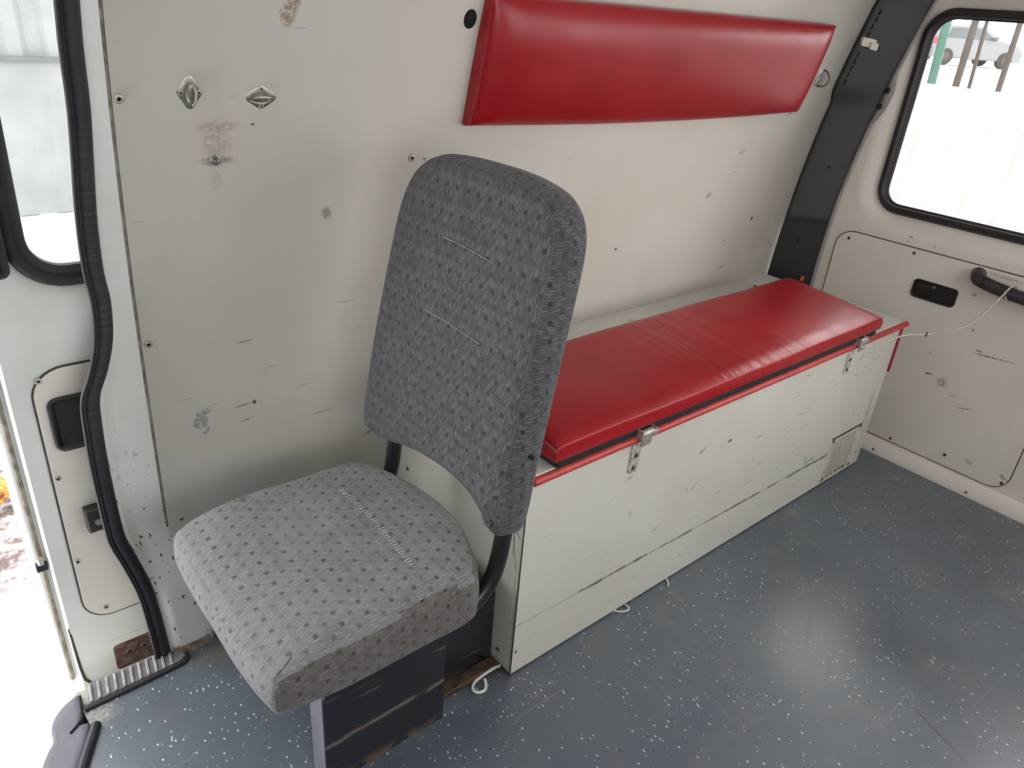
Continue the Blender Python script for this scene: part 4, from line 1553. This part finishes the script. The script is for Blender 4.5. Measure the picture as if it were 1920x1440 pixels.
for b in (-0.010, 0.008):
    rivet(t, c0 + Vector((-0.004, -0.18 * b, b)) + nn * 0.002, nn, 0.0042, 'steel', 'rivet')

# white belt clip on the pillar cover
t = thing('belt_clip', on_trim(0.22, 1.235), 'yellowed white plastic belt clip on the charcoal pillar', 'clip')
c0 = on_trim(0.20, 1.236)
e1 = Vector((0.62, -0.60, -0.12)).normalized()
MB().shell(rrect(-0.022, -0.012, 0.022, 0.013, 0.006, 2, 4), lambda u, v, d: tuple(c0 + e1 * u + Vector((0, 0, 1)) * v + tn * d), [(0, 0.001), (0, 0.008), (0.002, 0.011)], inner=1).build('clip_body', 'white_plastic', t)
MB().shell(rrect(0.002, -0.016, 0.026, 0.004, 0.004, 2, 4), lambda u, v, d: tuple(c0 + e1 * u + Vector((0, 0, 1)) * v + tn * d), [(0, 0.008), (0, 0.016), (0.002, 0.018)], inner=1).build('clip_tongue', 'white_plastic', t)

# wire tied between the bench latch and the grab handle
t = thing('tie_wire', (1.17, -0.022, 0.497), 'thin pale wire tied from bench latch to rear grab handle', 'wire')
wp = smooth_path([(1.166, -0.026, 0.512), (1.181, -0.030, 0.499), (1.231, -0.051, 0.508), (1.266, -0.068, 0.520), (1.302, -0.086, 0.530), (1.360, -0.115, 0.530), (1.440, -0.154, 0.542), (1.487, -0.178, 0.565), (1.526, -0.197, 0.612), (1.545, -0.207, 0.640), (1.554, -0.212, 0.656), (1.572, -0.216, 0.667), (1.592, -0.220, 0.662), (1.594, -0.222, 0.635), (1.572, -0.218, 0.623), (1.552, -0.212, 0.640)], 6)
MB().tube(wp, 0.0027, 7).build('strand', 'cable', t)
for (a, r) in (((1.360, -0.115, 0.530), 0.0045), ((1.553, -0.211, 0.640), 0.004)):
    mb = MB()
    a = Vector(a)
    mb.tube([a + Vector((r * 1.2 * math.cos(q), r * 0.8 * math.sin(q * 2) * 0.5, r * math.sin(q))) for q in np.linspace(0, 2 * PI, 14)], 0.0022, 6)
    mb.build('knot', 'dirtysteel', t)
# pale hooked cord ends below the bench
mb = MB()
mb.tube(smooth_path([(-0.004, 0.030, 0.006), (-0.020, 0.028, 0.012), (-0.048, 0.0285, 0.010), (-0.076, 0.026, 0.006), (-0.0865, 0.014, 0.004), (-0.080, 0.003, 0.0035), (-0.066, 0.001, 0.004), (-0.058, 0.010, 0.010), (-0.057, 0.016, 0.016)], 6), 0.0032, 8)
tag(mb.build('white_hook', 'white_cord'), 'white J-shaped wire hook on the floor by the bench corner', 'hook')
mb = MB()
mb.tube(smooth_path([(0.318, 0.004, 0.004), (0.328, -0.010, 0.004), (0.344, -0.018, 0.004), (0.356, -0.014, 0.004), (0.357, 0.003, 0.004)], 6), 0.0022, 7)
tag(mb.build('cord_loop', 'white_cord'), 'small white cord loop poking out under the bench front', 'cord')
mb = MB()
mb.tube(smooth_path([(0.512, 0.004, 0.004), (0.504, -0.012, 0.004), (0.494, -0.020, 0.003)], 6), 0.0022, 7)
tag(mb.build('cord_end', 'white_cord'), 'short straight white cord end sticking out under the bench', 'cord')
# orange lamp glimpse behind the cushion
o = MB().box((1.560, 0.378, 0.496), (1.568, 0.390, 0.512)).build('reflector', 'amber', None, bevel=0.003)
tag(o, 'tiny orange reflector low on the black pillar behind the cushion', 'reflector')

# ribbed step pad at the sliding door
sp = thing('step_pad', (-0.61, 0.44, 0), 'grey ribbed rubber step pad on the sliding door sill', 'step pad')
pd = [(-0.706, 0.424), (-0.530, 0.430), (-0.516, 0.438), (-0.520, 0.452), (-0.535, 0.462), (-0.690, 0.472)]


def padz(u, v):
    return 0.004 + 0.006 * (v - 0.42) / 0.05


mb = MB()
N = len(pd)
mb.add([(a, b, 0.001) for a, b in pd] + [(a, b, padz(a, b)) for a, b in pd], [tuple(range(N)), tuple(range(2 * N - 1, N - 1, -1))] + [(i, (i + 1) % N, (i + 1) % N + N, i + N) for i in range(N)])
mb.build('pad_base', 'pad', sp, bevel=0.002)
rb = None
for i in range(11):
    xx0 = -0.700 + i * 0.0150
    if rb is None:
        mb = MB()
        mb.add([(xx0, 0.4255, 0.004), (xx0 + 0.0055, 0.4255, 0.004), (xx0 + 0.012, 0.4655, 0.009), (xx0 + 0.0065, 0.4655, 0.009), (xx0, 0.4255, 0.008), (xx0 + 0.0055, 0.4255, 0.008), (xx0 + 0.012, 0.4655, 0.0135), (xx0 + 0.0065, 0.4655, 0.0135)],
               [(0, 3, 2, 1), (4, 5, 6, 7), (0, 1, 5, 4), (1, 2, 6, 5), (2, 3, 7, 6), (3, 0, 4, 7)])
        rb = mb.build('rib', 'padrib', sp, bevel=0.0012)
    else:
        c = rb.copy()
        COL.objects.link(c)
        c.location.x = rb.location.x + i * 0.0150
        c.location.y = rb.location.y + i * 0.0002
MB().tube(smooth_path([(-0.712, 0.4165, 0.003), (-0.62, 0.419, 0.004), (-0.535, 0.4235, 0.004), (-0.517, 0.430, 0.004), (-0.514, 0.440, 0.004)], 6), 0.0048, 8).build('front_lip', 'padlip', sp)

# grey rubber sill cover at the step
sv = thing('sill_cover', (-0.74, 0.36, 0), 'grey moulded rubber sill cover at the step edge', 'sill cover')
so2 = smooth_loop([(-0.712, 0.462), (-0.712, 0.43), (-0.722, 0.395), (-0.724, 0.388), (-0.712, 0.378), (-0.735, 0.322), (-0.775, 0.245), (-0.83, 0.14), (-0.90, 0.14), (-0.84, 0.25), (-0.795, 0.345), (-0.774, 0.378), (-0.772, 0.405), (-0.762, 0.430), (-0.740, 0.452)], 3)
MB().shell(so2, lambda u, v, d: (u, v, -0.02 + d), [(-0.004, -0.035), (0, 0.016), (0.002, 0.022), (0.006, 0.024)], inner=3).build('cover', 'sill_rubber', sv, smooth=50)
MB().tube(smooth_path([(-0.703, 0.370, 0.004), (-0.726, 0.326, 0.004), (-0.766, 0.248, 0.004), (-0.82, 0.14, 0.004)], 6), 0.009, 10).build('edge_bead', 'padlip', sv)
mb = MB()
mb.tube(smooth_path([(-0.711, 0.455, 0.004), (-0.716, 0.42, 0.005), (-0.722, 0.395, 0.005), (-0.745, 0.375, 0.005)], 5), 0.0022, 6)
mb.build('crack', 'void', sv)

# ================================================================== outside
mb = MB()
mb.grid(lambda a, b: (-30 + 60 * a, -25 + 55 * b, -0.6), 8, 8)
struct(mb.build('ground', 'snow', closed=False, smooth=0), 'bright snow-covered yard around the van')
mb = MB()
hb = [(8, -30), (60, -30), (60, 40), (8, 40)]
mb.add([(8.0, -30, -0.6), (10.0, -30, 0.42), (90, -30, 0.44), (8.0, 40, -0.6), (10.0, 40, 0.42), (90, 40, 0.44)], [(0, 1, 4, 3), (1, 2, 5, 4)])
struct(mb.build('snow_bank', 'snow', closed=False, smooth=0), 'raised snow bank beyond the rear fence')


def corrugated(name, axis, pos, a0, a1, z0, z1, pitch, amp, mat, label):
    mb = MB()
    n_ = int((a1 - a0) / pitch * 6)
    vs = []
    for i in range(n_ + 1):
        a = a0 + (a1 - a0) * i / n_
        ph = (i % 6)
        d = (0, 0, amp, amp, amp, 0)[ph]
        q = (pos + d, a) if axis == 'x' else (a, pos + d)
        vs += [(q[0], q[1], z0), (q[0], q[1], z1)]
    mb.add(vs, [(2 * i, 2 * i + 2, 2 * i + 3, 2 * i + 1) for i in range(n_)])
    o = mb.build(name, mat, closed=False, smooth=0)
    s = o.modifiers.new('solid', 'SOLIDIFY')
    s.thickness = 0.004
    return tag(o, label, 'fence')


corrugated('sheet_fence', 'x', 4.5, -3.0, 5.0, -0.6, 1.010, 0.20, -0.03, 'white_fence', 'low white corrugated sheet fence seen through the rear window')
corrugated('yard_fence', 'y', 6.5, -6.0, 10.0, -0.59, 2.6, 0.28, -0.04, 'grey_fence', 'tall pale sheet fence across the yard beyond the sliding door')


yf = bpy.data.objects['yard_fence']
yf['_w'] = (0.0, 0.0, 0.0)
MB().box((-6.0, 6.40, 0.60), (10.0, 6.455, 0.635)).build('rail', 'car_grey', yf)
MB().box((-6.0, 6.44, -0.59), (10.0, 6.448, 0.60)).build('lower_sheet', 'grey_fence', yf)


def post(name, p0, p1, r, mat, label):
    o = MB().tube([p0, (Vector(p0) + Vector(p1)) / 2, p1], [r, r * 0.97, r * 0.92], 10).build(name, mat)
    return tag(o, label, 'post', 'posts standing behind the white fence')


post('fence_post', (6, 1.716 + 0.06, -0.6), (6.0, 1.80, 1.75), 0.028, 'bark', 'thick brown post, middle one behind the rear fence')
post('fence_post', (6, 1.93 - 0.02, -0.6), (6, 2.02, 1.75), 0.036, 'green', 'green painted post behind the rear fence')
post('fence_post', (6, 1.61, -0.6), (6.05, 1.735, 1.45), 0.015, 'bark', 'thin brown stick leaning beside the thick middle post')
post('fence_post', (6, 1.455, -0.6), (6, 1.49, 1.75), 0.022, 'bark', 'brown post standing farthest right behind the rear fence')
post('fence_post', (6, 2.10, -0.6), (6, 2.12, 1.03), 0.03, 'car_grey', 'short grey stump post left of the green post')

# parked car on the bank
CARPOS = (32.9, 12.2, 0.44)
cx0 = Vector(CARPOS)
car = thing('parked_car', cx0, 'small white hatchback with grey bumper parked beyond the rear fence', 'car')
hd = Vector((0.80, -0.60, 0)).normalized()     # heading
rt_ = Vector((hd.y, -hd.x, 0))                 # its right-hand side


def cf(l, w, h):
    return tuple(cx0 + hd * l + rt_ * w + Vector((0, 0, h)))


def car_prism(prof, w, name, mat, parent, top=1.0, bev=0.05, zc=0.85):
    mb = MB()
    N = len(prof)
    L_ = []
    for s in (-1, 1):
        for (l, h) in prof:
            k = 1.0 if h < zc else 1.0 - (1 - top) * (h - zc) / 0.6
            L_.append(cf(l, s * w * k, h))
    mb.add(L_, [tuple(range(N - 1, -1, -1)), tuple(range(N, 2 * N))] + [(i, (i + 1) % N, (i + 1) % N + N, i + N) for i in range(N)])
    return mb.build(name, mat, parent, bevel=bev)


car_prism([(-1.75, 0.25), (-1.80, 0.55), (-1.72, 0.95), (-1.45, 1.38), (0.15, 1.42), (0.75, 0.98), (1.60, 0.82), (1.85, 0.60), (1.85, 0.25)], 0.80, 'body', 'car_white', car, top=0.80)
for s in (-1, 1):
    mb = MB()
    w = 0.81
    pr_ = [(-1.25, 0.95), (-1.15, 1.28), (-0.45, 1.31), (-0.45, 0.95)]
    pr2 = [(-0.38, 0.95), (-0.38, 1.31), (0.10, 1.31), (0.58, 0.95)]
    for pp in (pr_, pr2):
        mb = MB()
        L_ = []
        for e in (-0.06, 0.006):
            L_ += [cf(l, s * (0.80 * (1 - 0.20 * max(0, h - 0.85) / 0.6) + e), h) for l, h in pp]
        mb.add(L_, [(3, 2, 1, 0), (4, 5, 6, 7)] + [(i, (i + 1) % 4, (i + 1) % 4 + 4, i + 4) for i in range(4)])
        mb.build('side_window', 'car_glass', car, smooth=0)
    mb = MB()
    a, b = Vector(cf(-1.79, s * 0.60, 0.80)), None
    L_ = [cf(l, s * w_, h) for l in (-1.83, -1.55) for (w_, h) in ((0.52, 0.72), (0.815, 0.72), (0.815, 0.94), (0.52, 0.94))]
    mb.add(L_, [(0, 1, 2, 3), (7, 6, 5, 4)] + [(i, (i + 1) % 4, (i + 1) % 4 + 4, i + 4) for i in range(4)])
    mb.build('tail_light', 'car_red', car, bevel=0.02)
    for l in (-1.15, 1.20):
        wl = MB().tube([cf(l, s * 0.62, 0.29), cf(l, s * 0.83, 0.29)], 0.29, 24).build('wheel', 'tyre', car, bevel=0.03)
        MB().tube([cf(l, s * 0.80, 0.29), cf(l, s * 0.84, 0.29)], 0.15, 16).build('rim', 'bark', wl)
    mb = MB()
    mb.tube([cf(0.52, s * 0.82, 1.00), cf(0.56, s * 0.98, 1.02)], 0.07, 8)
    mb.build('mirror', 'car_grey', car)
L_ = [cf(l, w_, h) for (l, h) in ((-1.80, 0.98), (-1.53, 1.34)) for w_ in (-0.58, 0.58)]
L_ += [cf(l + 0.05, w_, h) for (l, h) in ((-1.80, 0.98), (-1.53, 1.34)) for w_ in (-0.58, 0.58)]
MB().add(L_, [(0, 1, 3, 2), (4, 6, 7, 5), (0, 4, 5, 1), (1, 5, 7, 3), (3, 7, 6, 2), (2, 6, 4, 0)]).build('rear_window', 'car_glass', car, smooth=0)
car_prism([(-1.92, 0.30), (-1.92, 0.58), (-1.70, 0.60), (-1.70, 0.28)], 0.82, 'rear_bumper', 'car_grey', car, bev=0.04)

# rusty beam lying on the snow outside the sliding door
mb = MB()
prof = [(-1.6, 0.0), (-1.6, 0.13), (-0.85, 0.135), (-0.68, 0.12), (-0.655, 0.08), (-0.70, 0.045), (-0.80, 0.01)]
N = len(prof)
mb.add([(a, 2.10, -0.60 + b) for a, b in prof] + [(a, 2.22, -0.60 + b) for a, b in prof], [tuple(range(N - 1, -1, -1)), tuple(range(N, 2 * N))] + [(i, (i + 1) % N, (i + 1) % N + N, i + N) for i in range(N)])
tag(mb.build('rusty_beam', 'rust', bevel=0.01), 'orange rusty steel beam end lying on the dirty snow outside', 'scrap metal')

for o in bpy.data.objects:
    if '_w' in o:
        del o['_w']
